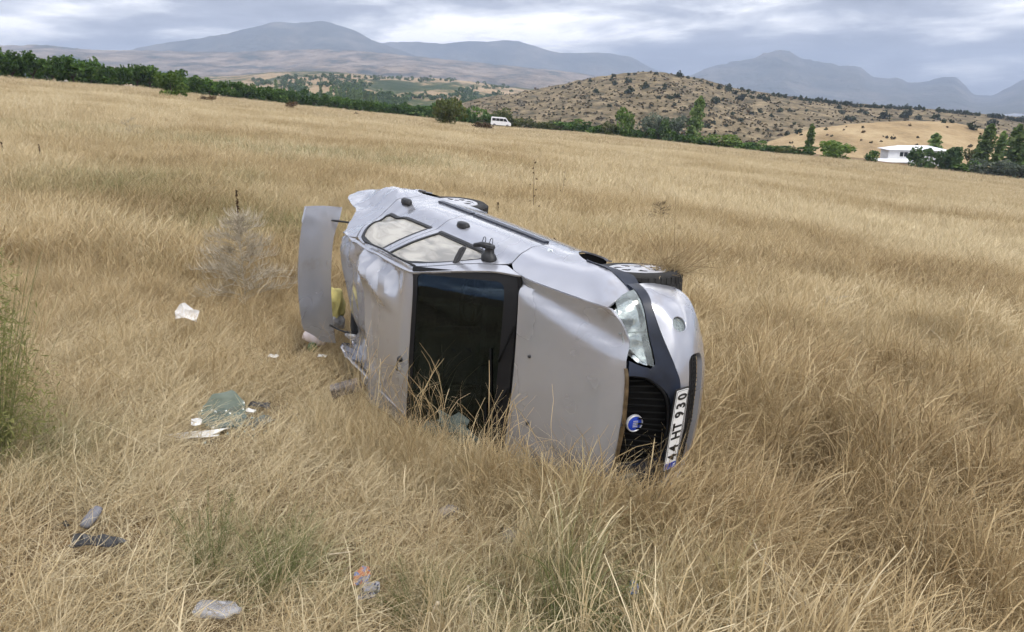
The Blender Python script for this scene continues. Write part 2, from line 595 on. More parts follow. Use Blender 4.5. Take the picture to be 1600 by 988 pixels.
rock_far = hill_material('far_mountain_slope', [(0.35, (0.03, 0.04, 0.037)), (0.52, (0.09, 0.09, 0.075)), (0.65, (0.20, 0.175, 0.145))], 0.0032, 0.012)
foot = hill_material('foothill_slope', [(0.38, (0.03, 0.04, 0.025)), (0.46, (0.12, 0.095, 0.065)), (0.53, (0.22, 0.165, 0.115)), (0.63, (0.34, 0.27, 0.20))], 0.0075, 0.03)
plateau_m = hill_material('plateau_fields', [(0.40, (0.035, 0.055, 0.022)), (0.47, (0.07, 0.085, 0.035)), (0.52, (0.30, 0.22, 0.13)), (0.66, (0.42, 0.31, 0.19))], 0.007, 0.05)
stony_m = hill_material('stony_hill_slope', [(0.36, (0.05, 0.045, 0.028)), (0.45, (0.125, 0.098, 0.055)), (0.55, (0.205, 0.158, 0.09)), (0.68, (0.33, 0.26, 0.16))], 0.11, 0.35)
mound_m = hill_material('golden_mound_slope', [(0.35, (0.22, 0.155, 0.08)), (0.5, (0.36, 0.26, 0.14)), (0.68, (0.47, 0.36, 0.21))], 0.045, 0.4)

hill('mountain', [(-300, 80), (60, 74), (180, 79), (240, 71), (300, 62), (360, 52), (400, 42), (430, 35), (470, 37), (505, 34), (540, 44),
     (600, 69), (650, 88), (720, 108), (800, 125), (900, 140), (1000, 150)], 3600, 6000, 8000, -40, rock_far, 1.25, 0.05, 5, 21, 300, 70, 0.34)
hill('foothill', [(-300, 70), (0, 72), (60, 71), (150, 79), (250, 80), (350, 82), (420, 80), (500, 78), (600, 84), (700, 94), (800, 104),
     (900, 114), (960, 124), (1040, 140), (1150, 160)], 1900, 4400, 5200, -45, foot, 0.9, 0.10, 9, 33, 320, 80, 0.16)
hill('mountain', [(420, 150), (520, 90), (590, 68), (650, 66), (700, 68), (760, 63), (810, 65), (850, 78), (880, 83), (930, 82), (985, 90),
     (1010, 103), (1040, 114), (1090, 130), (1150, 150)], 5200, 7300, 8800, -40, rock_far, 1.2, 0.04, 5, 44, 260, 60, 0.34)
hill('mountain', [(1000, 155), (1060, 126), (1100, 110), (1130, 101), (1180, 92), (1200, 83), (1215, 80), (1232, 82), (1250, 89), (1270, 96),
     (1310, 103), (1345, 107), (1365, 122), (1390, 124), (1400, 122), (1420, 130), (1450, 127), (1478, 122), (1490, 122), (1505, 132),
     (1525, 149), (1545, 150), (1575, 138), (1600, 125), (1650, 105), (1800, 90), (1950, 100)], 3800, 6400, 8000, -40, rock_far, 1.2, 0.04, 6, 55, 420, 90, 0.48, 0.14)
hill('plateau', [(-200, 130), (200, 122), (370, 119), (430, 113), (500, 112), (560, 116), (600, 121), (680, 123), (760, 131), (830, 139),
     (880, 142), (1000, 150), (1150, 165)], 420, 1700, 2200, -32, plateau_m, 0.62, 0.07, 14, 66, 260, 80, 0.12)
hill('stony_hill', [(640, 190), (700, 168), (760, 152), (800, 147), (850, 138), (900, 127), (940, 120), (980, 115), (1020, 113), (1060, 118),
     (1100, 125), (1150, 138), (1200, 146), (1250, 153), (1300, 159), (1350, 163), (1400, 167), (1480, 173), (1550, 180), (1620, 186), (1750, 195), (1900, 205)],
     300, 640, 860, -24, stony_m, 0.85, 0.07, 9, 77, 300, 90, 0.10)
hill('golden_mound', [(1130, 250), (1180, 228), (1220, 215), (1260, 203), (1300, 198), (1350, 193), (1420, 190), (1480, 191), (1520, 198),
     (1560, 210), (1600, 222), (1680, 245)], 235, 335, 430, -22, mound_m, 0.75, 0.05, 6, 88, 160, 60, 0.05)



# ------------------------------------------------------------------ the overturned car (car axes: x forward, y left, z up, metres)
# The car lies on its right side; these are its axes in camera space (right, down, forward).
_RW = np.array([[1, 0, 0], [0, -_s, _c], [0, -_c, -_s]])               # camera space -> world
_CF = np.array([0.52993616, 0.30134688, -0.79269019])
_CL = np.array([0.09103937, -0.94954865, -0.30011532])
_CU = np.array([-0.8431367, 0.08687595, -0.53063459])
_CT = np.array([0.95792535, 0.39335889, 5.43625195])
_M = np.eye(4)
_M[:3, :3] = _RW @ np.stack([_CF, _CL, _CU], 1)
_M[:3, 3] = _RW @ _CT + np.array([0, 0, CAM_H])
CAR_M = Matrix(_M.tolist())
CAR_I = CAR_M.inverted()


def car_paint():
    m_ = bpy.data.materials.new('silver_paint'); m_.use_nodes = True
    nt = m_.node_tree; N, L = nt.nodes, nt.links
    b = N['Principled BSDF']
    b.inputs['Metallic'].default_value = 0.52
    b.inputs['Coat Weight'].default_value = 0.8; b.inputs['Coat Roughness'].default_value = 0.04
    tc = N.new('ShaderNodeTexCoord')
    n = N.new('ShaderNodeTexNoise'); n.inputs['Scale'].default_value = 2.2; n.inputs['Detail'].default_value = 3; n.inputs['Roughness'].default_value = .5
    L.new(tc.outputs['Object'], n.inputs['Vector'])
    r = N.new('ShaderNodeValToRGB')                                    # dust film
    r.color_ramp.elements[0].position = 0.38; r.color_ramp.elements[0].color = (0.425, 0.435, 0.475, 1)
    r.color_ramp.elements[1].position = 0.75; r.color_ramp.elements[1].color = (0.39, 0.395, 0.425, 1)
    L.new(n.outputs['Fac'], r.inputs[0])
    # scuffs: thin stretched scratches and brown smears
    mp = N.new('ShaderNodeMapping'); mp.inputs['Scale'].default_value = (60, 2.2, 14); mp.inputs['Rotation'].default_value = (.2, .1, .5)
    L.new(tc.outputs['Object'], mp.inputs[0])
    sc_ = N.new('ShaderNodeTexNoise'); sc_.inputs['Scale'].default_value = 1.0; sc_.inputs['Detail'].default_value = 3
    L.new(mp.outputs[0], sc_.inputs['Vector'])
    r2 = N.new('ShaderNodeValToRGB'); r2.color_ramp.elements[0].position = .66; r2.color_ramp.elements[0].color = (0, 0, 0, 1); r2.color_ramp.elements[1].position = .72
    L.new(sc_.outputs['Fac'], r2.inputs[0])
    n3 = N.new('ShaderNodeTexNoise'); n3.inputs['Scale'].default_value = 1.7; n3.inputs['Detail'].default_value = 6; n3.inputs['Roughness'].default_value = .6
    L.new(tc.outputs['Object'], n3.inputs['Vector'])
    r3 = N.new('ShaderNodeValToRGB'); r3.color_ramp.elements[0].position = .60; r3.color_ramp.elements[0].color = (0, 0, 0, 1); r3.color_ramp.elements[1].position = .72; r3.color_ramp.elements[1].color = (.55, .55, .55, 1)
    L.new(n3.outputs['Fac'], r3.inputs[0])
    m1 = N.new('ShaderNodeMix'); m1.data_type = 'RGBA'; L.new(r3.outputs[0], m1.inputs['Factor']); L.new(r.outputs[0], m1.inputs[6]); m1.inputs[7].default_value = (.24, .19, .135, 1)
    mk = N.new('ShaderNodeMath'); mk.operation = 'MULTIPLY'; L.new(r2.outputs[0], mk.inputs[0]); L.new(r3.outputs[0], mk.inputs[1])
    m2 = N.new('ShaderNodeMix'); m2.data_type = 'RGBA'; L.new(mk.outputs[0], m2.inputs['Factor']); L.new(m1.outputs[2], m2.inputs[6]); m2.inputs[7].default_value = (.10, .09, .085, 1)
    L.new(m2.outputs[2], b.inputs['Base Color'])
    mr = N.new('ShaderNodeMapRange'); mr.inputs['To Min'].default_value = 0.16; mr.inputs['To Max'].default_value = 0.36
    L.new(n.outputs['Fac'], mr.inputs['Value']); L.new(mr.outputs[0], b.inputs['Roughness'])
    MATS['silver_paint'] = m_
    return m_


PAINT = car_paint()
BLACK = mat('black_plastic', (0.012, 0.012, 0.013), 0.5, var=0.3, vscale=12)
LINER = mat('cabin_black', (0.006, 0.006, 0.006), 0.9, spec=.12)
SEAL = mat('black_rubber_seal', (0.007, 0.007, 0.008), 0.55, spec=.3)
BAND = mat('dark_bumper_trim', (0.011, 0.016, 0.030), 0.42, var=0.35, vscale=7, bump=0.1, bscale=150)
RUBBER = mat('tyre_rubber', (0.022, 0.021, 0.020), 0.85, var=0.35, vscale=15)
CAP = mat('hubcap_silver', (0.55, 0.55, 0.57), 0.38, metal=0.45, var=0.1)
TRIM = mat('brown_chrome_strip', (0.20, 0.15, 0.09), 0.35, metal=0.7, var=0.3, vscale=20)
WHITEP = mat('plate_white', (0.78, 0.78, 0.77), 0.4, var=0.05)
PBLACK = mat('plate_black', (0.012, 0.012, 0.012), 0.5)
PBLUE = mat('plate_blue', (0.01, 0.045, 0.36), 0.4)
SEATM = mat('seat_cloth', (0.018, 0.019, 0.022), 0.95, var=0.3, vscale=30)
DUSTY = mat('dusty_underside', (0.05, 0.045, 0.04), 0.9, var=0.5, vscale=6)
GLASS_SIDE = glass_mat('side_glass', (0.30, 0.33, 0.32), 0.03, frost=0.62, ior=2.1, wave=0.35, veil=(.66, .63, .56))  # cream diffuse streaks paint the bright sky reflection into the glass
GLASS_WS = glass_mat('windscreen_glass', (0.12, 0.17, 0.16), 0.012, ior=1.62, gcol=(.55, .75, .95))
LAMP = glass_mat('lamp_lens', (0.86, 0.90, 0.89), 0.05, 0.50, veil=(.40, .45, .45))
REFL = mat('lamp_reflector', (0.72, 0.75, 0.75), 0.16, metal=0.8, var=0.1, vscale=9)

ZB = [(-3.5, 0.985), (-2.9, 0.99), (-2.3, 0.985), (-1.5, 0.952), (-.9, .933), (-.45, .946), (-.29, .952), (.05, .892), (.45, .787), (.62, .745), (.8, .70)]
YB = [(-3.5, .66), (-3.1, .715), (-2.6, .725), (-2.3, .724), (-1.5, .728), (-.9, .727), (-.5, .712), (-.29, .682), (.05, .674), (.45, .668), (.62, .60), (.8, .5)]
YP = [(0, .725), (.1, .758), (.27, .797), (.46, .826), (.58, .836), (.74, .828), (.86, .803), (.95, .757), (1, .728)]


def side_y(x, z):
    x = np.asarray(x, float); z = np.asarray(z, float)
    zb = spl(ZB, x); yb = spl(YB, x)
    t = (z - .18) / (zb - .18)
    tc = np.clip(t, 0, 1)
    tap = 1.1 * np.maximum(0, x - .1) ** 2 + .22 * np.maximum(0, -2.6 - x) ** 2
    y = spl(YP, tc) - tap * (1 - tc ** 6) + (yb - .728) * tc ** 4
    # swage line along the doors
    y = y - .006 * np.exp(-((z - .80 - .02 * (x + 1)) / .02) ** 2) * sstep(.4, .1, x)
    up = np.clip((z - zb) / (1.36 - zb), 0, 1.15)
    yg = yb + up * (.553 - yb) + .012 * np.sin(np.pi * np.clip(up, 0, 1))
    for cx in (0.0, -2.44):                                            # arch lips
        r_ = np.hypot(x - cx, z - .30)
        y = y + .012 * np.exp(-((r_ - .36) / .03) ** 2)
    return np.where(t > 1, yg, y)


def dent_side(P):
    """crush of the roof rail, rear pillar and rear wing"""
    x, y, z = P[:, 0], P[:, 1], P[:, 2]
    w = sstep(-1.9, -2.35, x) * sstep(.62, .85, z) * (1 - .8 * sstep(-2.9, -3.25, x)) + .25 * sstep(-1.2, -1.9, x) * sstep(1.25, 1.37, z)
    c = cell(x * 3.2 + 3, z * 3.4, 5) - .42
    c2 = cell(x * 9 + 3, z * 7.0 + x * 2, 9) - .42
    P = P.copy()
    P[:, 1] += w * (.11 * facet(x * 3.6 + 3, z * 4.0, 5, .7) + .03 * facet(x * 9, z * 9, 9, .2)) - .012 * w
    P[:, 2] += w * (.012 * (fbm(x * 5, y * 5 + z * 4, 4) - .5))
    return P


def surf_side(sgn=1, crush=True):
    def f(a, b):
        P = np.stack([a, side_y(a, b), b], 1)
        if crush: P = dent_side(P)
        P[:, 1] *= sgn
        return P
    return f


def inpoly(pts, poly):
    x, y = pts[:, 0], pts[:, 1]; r_ = np.zeros(len(pts), bool)
    n = len(poly)
    for i in range(n):
        x0, y0 = poly[i]; x1, y1 = poly[(i + 1) % n]
        c = ((y0 > y) != (y1 > y)) & (x < (x1 - x0) * (y - y0) / (y1 - y0 + 1e-15) + x0)
        r_ ^= c
    return r_


def densify(poly, step):
    o = []
    n = len(poly)
    for i in range(n):
        a = np.array(poly[i], float); b = np.array(poly[(i + 1) % n], float)
        k = max(1, int(math.ceil(np.linalg.norm(b - a) / step)))
        o += [tuple(a + (b - a) * j / k) for j in range(k)]
    return o


def curve(pts, n=24):
    """smooth open polyline through points (Catmull-Rom)"""
    P = np.array(pts, float)
    Q = np.vstack([2 * P[0] - P[1], P, 2 * P[-1] - P[-2]])
    o = []
    seg = len(P) - 1
    for i in range(seg):
        k = max(2, n // seg)
        for j in range(k):
            t = j / k
            p0, p1, p2, p3 = Q[i:i + 4]
            o.append(tuple(.5 * (2*p1 + (p2 - p0)*t + (2*p0 - 5*p1 + 4*p2 - p3)*t*t + (3*p1 - p0 - 3*p2 + p3)*t**3)))
    o.append(tuple(P[-1]))
    return o


def arc(cx, cy, r_, a0, a1, n=20):
    return [(cx + r_ * math.cos(R(a0 + (a1 - a0) * i / n)), cy + r_ * math.sin(R(a0 + (a1 - a0) * i / n))) for i in range(n + 1)]


def panel(name, outer, surf, mats, parent, holes=(), grid=.045, thick=.012, step=.03, flip=False, edge_round=.004):
    """sheet-metal (or glass) panel: the region `outer` minus `holes` of a parametric surface, with folded-in edges"""
    loops = [densify(outer, step)] + [densify(h, step) for h in holes]
    A = [np.array(l) for l in loops]
    lo = A[0].min(0); hi = A[0].max(0)
    gx = np.arange(lo[0] + grid / 2, hi[0], grid); gy = np.arange(lo[1] + grid / 2, hi[1], grid)
    G = np.array([(x + (.5 * grid if j % 2 else 0), y) for j, y in enumerate(gy) for x in gx]) if len(gx) and len(gy) else np.zeros((0, 2))
    if len(G):
        keep = inpoly(G, A[0])
        for h in A[1:]: keep &= ~inpoly(G, h)
        bd = np.vstack(A)
        G = G[keep]
        if len(G):
            dm = np.min(np.hypot(G[:, None, 0] - bd[None, :, 0], G[:, None, 1] - bd[None, :, 1]), 1)
            G = G[dm > grid * .45]
    pts = np.vstack(A + ([G] if len(G) else []))
    edges = []; b = 0
    for l in A:
        n = len(l); edges += [(b + i, b + (i + 1) % n) for i in range(n)]; b += n
    vc, _, fc, ov, _, _ = delaunay_2d_cdt([Vector(p) for p in pts], edges, [], 0, 1e-6)
    vc = np.array([tuple(v) for v in vc]); fc = np.array([f for f in fc])
    cen = vc[fc].mean(1)
    k = inpoly(cen, A[0])
    for h in A[1:]: k &= ~inpoly(cen, h)
    fc = fc[k]
    P = surf(vc[:, 0], vc[:, 1])
    e = 2e-3
    du = surf(vc[:, 0] + e, vc[:, 1]) - surf(vc[:, 0] - e, vc[:, 1])
    dv = surf(vc[:, 0], vc[:, 1] + e) - surf(vc[:, 0], vc[:, 1] - e)
    Nn = np.cross(du, dv); Nn /= np.linalg.norm(Nn, axis=1)[:, None] + 1e-12
    if flip: Nn = -Nn
    # orient faces along Nn
    fn = np.cross(P[fc[:, 1]] - P[fc[:, 0]], P[fc[:, 2]] - P[fc[:, 0]])
    if (fn * Nn[fc[:, 0]]).sum() < 0: fc = fc[:, ::-1]
    # boundary edges
    ed = {}
    for f in fc:
        for i in range(3):
            a, c = int(f[i]), int(f[(i + 1) % 3])
            ed[(a, c)] = ed.get((a, c), 0) + 1
    bnd = [(a, c) for (a, c) in ed if (c, a) not in ed]
    V = [tuple(p) for p in P]; Fc = [tuple(int(i) for i in f) for f in fc]
    rim = {}
    def rv(i, lev):
        if (i, lev) not in rim:
            rim[(i, lev)] = len(V)
            V.append(tuple(P[i] - Nn[i] * (thick if lev else .0005)))
        return rim[(i, lev)]
    for a, c in bnd:
        Fc.append((c, a, rv(a, 1), rv(c, 1)))
    me = new_mesh(name, V, Fc, True, mats if isinstance(mats, (list, tuple)) else [mats])
    me.set_sharp_from_angle(angle=R(38))
    return link(name, me, parent)


car = empty('overturned_car')
car.matrix_world = CAR_M
tag(car, 'crashed silver saloon lying on its side in dry grass with its boot open', 'car')


def seg(pts): return list(pts)


G_ = .004      # half a shut line
ARCH = .345


def build_sides(sgn):
    S = surf_side(sgn)
    fl = (sgn < 0)
    # panel() orients by cross(du, dv): for (x, z) on the left side this points to -y, so flip there
    kw = dict(flip=(sgn > 0))
    hood_edge = [(x, float(spl(ZB, x)) - .001) for x in np.linspace(-.30, .405, 12)]
    fender = [(-.47 + G_, .235), (-.30, .235)] + arc(0, .30, ARCH, 191, 62, 18) + \
        [(.20, .618), (.30, .612), (.405, .606), (.398, .66), (.392, .70), (.40, .755)] + hood_edge[::-1] + \
        [(-.40, .95), (-.455 + G_, .93), (-.485 + G_, .75), (-.495 + G_, .60), (-.485 + G_, .40)]
    panel('front_wing', fender, S, PAINT, car, **kw)
    # front door
    apil = [(-.535, .985), (-.70, 1.095), (-.85, 1.20), (-1.0, 1.295), (-1.12, 1.345), (-1.25, 1.372), (-1.565, 1.382)]
    dr = [(-.47 - G_, .245), (-.485 - G_, .40), (-.495 - G_, .60), (-.485 - G_, .75), (-.46 - G_, .925)] + curve(apil, 24) + \
        [(-1.545 + G_, 1.15), (-1.515 + G_, .95), (-1.505 + G_, .60), (-1.50 + G_, .245)]
    fwin = [(-1.435, .972), (-.80, .95), (-.70, .985), (-.71, 1.03)] + curve([(-.75, 1.075), (-.89, 1.185), (-1.03, 1.268), (-1.14, 1.318), (-1.25, 1.343), (-1.40, 1.352), (-1.515, 1.352)], 24)[1:] + [(-1.485, 1.17)]
    door = panel('door', dr, S, PAINT, car, holes=[fwin], **kw)
    rdr = [(-1.50 - G_, .245), (-1.505 - G_, .60), (-1.515 - G_, .95), (-1.545 - G_, 1.15), (-1.565 - G_, 1.382), (-1.80, 1.384), (-2.0, 1.378),
           (-2.13, 1.352), (-2.22, 1.27), (-2.33, 1.12), (-2.405, .99), (-2.425, .88), (-2.40, .72)] + \
        curve([(-2.385, .665), (-2.29, .63), (-2.18, .56), (-2.11, .46), (-2.08, .36), (-2.065, .245)], 15)
    rwin = [(-1.585, .972), (-2.30, .998), (-2.325, 1.02)] + curve([(-2.27, 1.12), (-2.19, 1.24), (-2.10, 1.325), (-2.03, 1.347), (-1.85, 1.353), (-1.635, 1.353)], 20) + [(-1.61, 1.17)]
    door2 = panel('door', rdr, S, PAINT, car, holes=[rwin], **kw)
    # windows: black seal, glass
    def off(poly, d):
        c = np.array(poly).mean(0); P = np.array(poly)
        v = P - c; L_ = np.linalg.norm(v, axis=1)[:, None]
        return [tuple(p) for p in c + v * (1 - d / L_)]
    def S_in(d):
        def f(a, b):
            P = S(a, b); P[:, 1] -= sgn * d; return P
        return f
    for dd, win in ((door, fwin), (door2, rwin)):
        inner = off(win, .020)
        sl = panel('window_seal', off(win, -.003), S_in(-.002), BLACK, dd, holes=[inner], thick=.02, **kw)
        panel('window', off(win, .012), S_in(.010), GLASS_SIDE, dd, thick=.004, grid=.06, **kw)
    # dark lower edge along the window line, thick at the belt
    for dd, (xa, xb) in ((door, (-1.44, -.74)), (door2, (-2.31, -1.58))):
        xs = np.linspace(xa, xb, 14)
        zb_ = spl(ZB, xs)
        poly = [(x, z + .026) for x, z in zip(xs, zb_)] + [(x, z + .002) for x, z in zip(xs[::-1], zb_[::-1])]
        panel('belt_moulding', poly, S_in(-.006), BLACK, dd, thick=.012, **kw)
    # door handles: recess cup and grip
    for dd, hx, hz in ((door, -1.30, .842), (door2, -2.27, .865)):
        h = MB()
        y0 = float(side_y(np.array([hx]), np.array([hz]))[0])
        Mx = Matrix.Translation((hx, sgn * (y0 + .004), hz)) @ Matrix.Rotation(R(-90 * sgn), 4, 'X')
        h.lathe([(.001, .020), (.028, .022), (.048, .016), (.056, .004), (.057, -.02)], 18, Mx @ Matrix.Diagonal((1.35, .68, 1, 1)))
        h.build('door_handle', BLACK, dd, smooth=True, auto=40)
    # rub strip: from the front door back to the rear arch
    for dd, (xa, xb) in ((door, (-1.485, -.52)), (door2, (-2.06, -1.52))):
        xs = np.linspace(xa, xb, 20)
        zc_ = .632 - .02 * (xs + 1.2)
        poly = [(x, z + .022) for x, z in zip(xs, zc_)] + [(x, z - .022) for x, z in zip(xs[::-1], zc_[::-1])]
        panel('rub_strip', poly, S_in(-.014), BAND, dd, thick=.02, **kw)
    # sill
    sill = [(-2.07, .237), (-2.10, .17), (-1.2, .165), (-.33, .17), (-.32, .228), (-1.2, .237)]
    panel('sill', sill, S, PAINT, car, **kw)
    # roof rail with both pillars
    top = [(-.30, .953), (-.42, 1.03), (-.60, 1.15), (-.80, 1.27), (-.95, 1.35), (-1.04, 1.392), (-1.3, 1.408), (-2.05, 1.408), (-2.2, 1.40)]
    ap2 = [(-.525, .993), (-.695, 1.103), (-.845, 1.208), (-.995, 1.303), (-1.115, 1.353), (-1.25, 1.380), (-1.565, 1.390), (-1.80, 1.392), (-2.0, 1.386), (-2.12, 1.375)]
    rail = curve(top, 30) + curve(ap2, 30)[::-1] + [(-.47, .955)]
    panel('roof_rail', rail, S, PAINT, car, grid=.03, **kw)
    # rear wing with rear pillar
    tail = [(-2.21, 1.40), (-2.42, 1.37), (-2.58, 1.26), (-2.72, 1.14), (-2.84, 1.10), (-3.0, 1.09), (-3.14, 1.06), (-3.24, 1.0), (-3.30, .90), (-3.32, .72), (-3.30, .52)]
    arch_r = arc(-2.44, .30, ARCH, -12 + 180 - 180, 148, 22)
    quarter = [(-2.393, .665 + .01), (-2.408, .72), (-2.433, .88), (-2.413, .995), (-2.338, 1.127), (-2.228, 1.277), (-2.138, 1.36)] + tail + \
        [(-3.0, .50), (-2.82, .45)] + arc(-2.44, .30, ARCH, 26, 118, 14)[::1]
    # walk the arch from its rear to its front (angles measured towards +x), rear side has x below the centre
    arch_pts = [(-2.44 - ARCH * math.cos(R(a)), .30 + ARCH * math.sin(R(a))) for a in np.linspace(24, 120, 16)]
    quarter = [(-2.393, .672), (-2.408, .72), (-2.433, .88), (-2.413, .995), (-2.338, 1.127), (-2.228, 1.277), (-2.138, 1.36)] + tail + [(-3.0, .50)] + arch_pts + [(-2.30, .64)]
    panel('rear_wing', quarter, S, PAINT, car, grid=.022, **kw).data.set_sharp_from_angle(angle=R(9))
    # wheel-arch liners
    for cx in (0.0, -2.44):
        b_ = MB()
        n = 20
        for i in range(n):
            a0, a1 = R(-15 + 210 * i / n), R(-15 + 210 * (i + 1) / n)
            q = []
            for (a, y) in ((a0, .80), (a1, .80), (a1, .48), (a0, .48)):
                yy = min(y, float(side_y(np.array([cx + ARCH * math.cos(a)]), np.array([max(.2, .30 + ARCH * math.sin(a))]))[0]) - .012) if y > .5 else y
                q.append((cx + (ARCH + .012) * math.cos(a), sgn * yy, .30 + (ARCH + .012) * math.sin(a)))
            b_.add(q, [(0, 1, 2, 3)])
        b_.build('arch_liner', LINER, car)
    return door


FRONT_DOOR = build_sides(1)
build_sides(-1)

# ---- bonnet
HOOD_SIDE = [(x, float(spl(YB, x)) - .006) for x in np.linspace(-.295, .43, 10)]


def hood_z(x, y):
    ay = np.abs(y)
    ys = spl(YB, x)
    zs = spl(ZB, np.minimum(x, .62))
    q = np.clip(ay / ys, 0, 1.2)
    yc = .640 - .150 * np.clip((x + .3) / .85, 0, 1)                   # pressed shoulder line
    wd = .055 + .045 * np.clip((x + .3) / .85, 0, 1)
    rise = .020 + .016 * np.clip(x + .3, 0, .6)
    tri = np.clip((ay - yc) / np.maximum(ys - yc, .01), 0, 1.3)
    inn = np.clip((yc - ay) / wd, 0, 1)
    prof = np.where(ay > yc, -.016 + .016 * tri, -.016 + (rise + .016) * (inn * inn * (3 - 2 * inn) * .35 + inn * .65))
    crown = .022 * np.clip(1 - (ay / np.maximum(yc - wd, .05)) ** 2, 0, 1)
    crease = prof
    front = -.05 * np.clip((x - .42) / .18, 0, 1) ** 2
    bent = -.018 * np.exp(-((y + .30 + .35 * (x + .1)) / .05) ** 2) * sstep(-.2, .3, x)   # fold across the lower half
    bent = bent + .012 * (fbm(x * 2.2 + 4, y * 2.2, 31, 3) - .5)
    return zs + crown + crease + front + bent


def surf_hood(a, b): return np.stack([a, b, hood_z(a, b)], 1)


left = HOOD_SIDE
front = curve([(.43, left[-1][1]), (.50, .60), (.548, .50), (.578, .38), (.600, .20), (.607, 0)], 24)
frontR = [(x, -y) for x, y in front[::-1]][1:]
rear = curve([(-.295, -left[0][1]), (-.25, -.45), (-.225, -.2), (-.22, 0), (-.225, .2), (-.25, .45), (-.295, left[0][1])], 30)
hood_poly = left[:-1] + front + frontR[:-1] + [(x, -y) for x, y in left[::-1]] + rear[1:-1]
hood = panel('bonnet', hood_poly, surf_hood, PAINT, car, grid=.04, thick=.02)
for px_, py_ in ((-.09, .20), (-.05, -.26)):
    b = MB()
    b.lathe([(.001, .012), (.008, .011), (.012, .004), (.013, -.006)], 12, Matrix.Translation((px_, py_, float(hood_z(np.array([px_]), np.array([py_]))[0]))))
    b.build('washer_nozzle', BLACK, hood, smooth=True)

# ---- windscreen: ruled from the cowl to the roof edge
def ws_pt(t, v):
    """t 0 at the cowl .. 1 at the roof, v -1 .. 1 across"""
    t = np.asarray(t, float); v = np.asarray(v, float)
    yb_ = .680; yt = .580
    y = v * (yb_ + (yt - yb_) * t)
    xb = -.255 - .04 * v ** 2 - .05 * v ** 6; xt = -.955 - .035 * v ** 2 - .05 * v ** 6
    zb_ = .985 - .03 * v ** 2; zt = 1.402 - .028 * v ** 2
    bow = .028 * np.sin(np.pi * t)
    yo = np.where(v < 0, -.10 * t * np.clip(-v, 0, 1), 0)              # roof pushed over towards the ground side
    return np.stack([xb + (xt - xb) * t + bow * .5, y + yo, zb_ + (zt - zb_) * t + bow * .6], 1)


def surf_ws(d=0.0):
    def f(a, b):
        P = ws_pt(b, a); P[:, 2] -= d * .85; P[:, 0] -= d * .5
        return P
    return f


def rrect(x0, y0, x1, y1, rx, ry, n=6):
    o = []
    for cx, cy, a in ((x1 - rx, y1 - ry, 0), (x0 + rx, y1 - ry, 90), (x0 + rx, y0 + ry, 180), (x1 - rx, y0 + ry, 270)):
        o += [(cx + rx * math.cos(R(a + 90 * i / n)), cy + ry * math.sin(R(a + 90 * i / n))) for i in range(n + 1)]
    return o


scr = panel('windscreen', rrect(-.985, .02, .985, .985, .03, .03), surf_ws(.002), GLASS_WS, car, grid=.09, step=.06, thick=.005)
panel('screen_seal', rrect(-1.0, .0, 1.0, 1.0, .03, .03), surf_ws(-.002), SEAL, scr, holes=[rrect(-.945, .12, .925, .955, .06, .07)], grid=.09, step=.05, thick=.012)
shat = panel('shattered_glass', [(-.93, .30), (-.80, .22), (-.70, .36), (-.60, .34), (-.54, .45), (-.62, .52), (-.58, .66), (-.70, .63), (-.78, .78), (-.93, .84)], surf_ws(-.004), glass_mat('crazed_glass', (.40, .50, .47), .25, .40 - .01), scr, grid=.05, step=.05, thick=.003)
# cowl
b = MB()
n = 24
for i in range(n):
    for (v0, v1) in (((-1 + 2 * i / n), (-1 + 2 * (i + 1) / n)),):
        q0 = ws_pt(np.array([.03]), np.array([v0]))[0]; q1 = ws_pt(np.array([.03]), np.array([v1]))[0]
        h0 = (-.22 - .075 * v0 ** 2 + .01, v0 * .66, .955); h1 = (-.22 - .075 * v1 ** 2 + .01, v1 * .66, .955)
        b.add([q0 + (0, 0, -.012), q1 + (0, 0, -.012), h1, h0], [(0, 1, 2, 3)])
b.build('scuttle_panel', SEAL, car, smooth=True)


def wiper(v0, t0, v1, t1):
    w = MB()
    P = [Vector(ws_pt(np.array([t0 + (t1 - t0) * i / 8]), np.array([v0 + (v1 - v0) * i / 8]))[0]) + Vector((.012, 0, .02)) for i in range(9)]
    w.tube(P[:6], .008, 6)
    w.tube([Vector(ws_pt(np.array([t]), np.array([v]))[0]) + Vector((.008, 0, .010)) for t, v in ((t1 + .03, v1 - (v1 - v0) * .55), (t1 - .03, v1 + (v1 - v0) * .5))], .007, 6)
    w.build('wiper', LINER, car, smooth=True)


wiper(.52, .0, -.10, .17)
wiper(-.12, .0, -.66, .17)

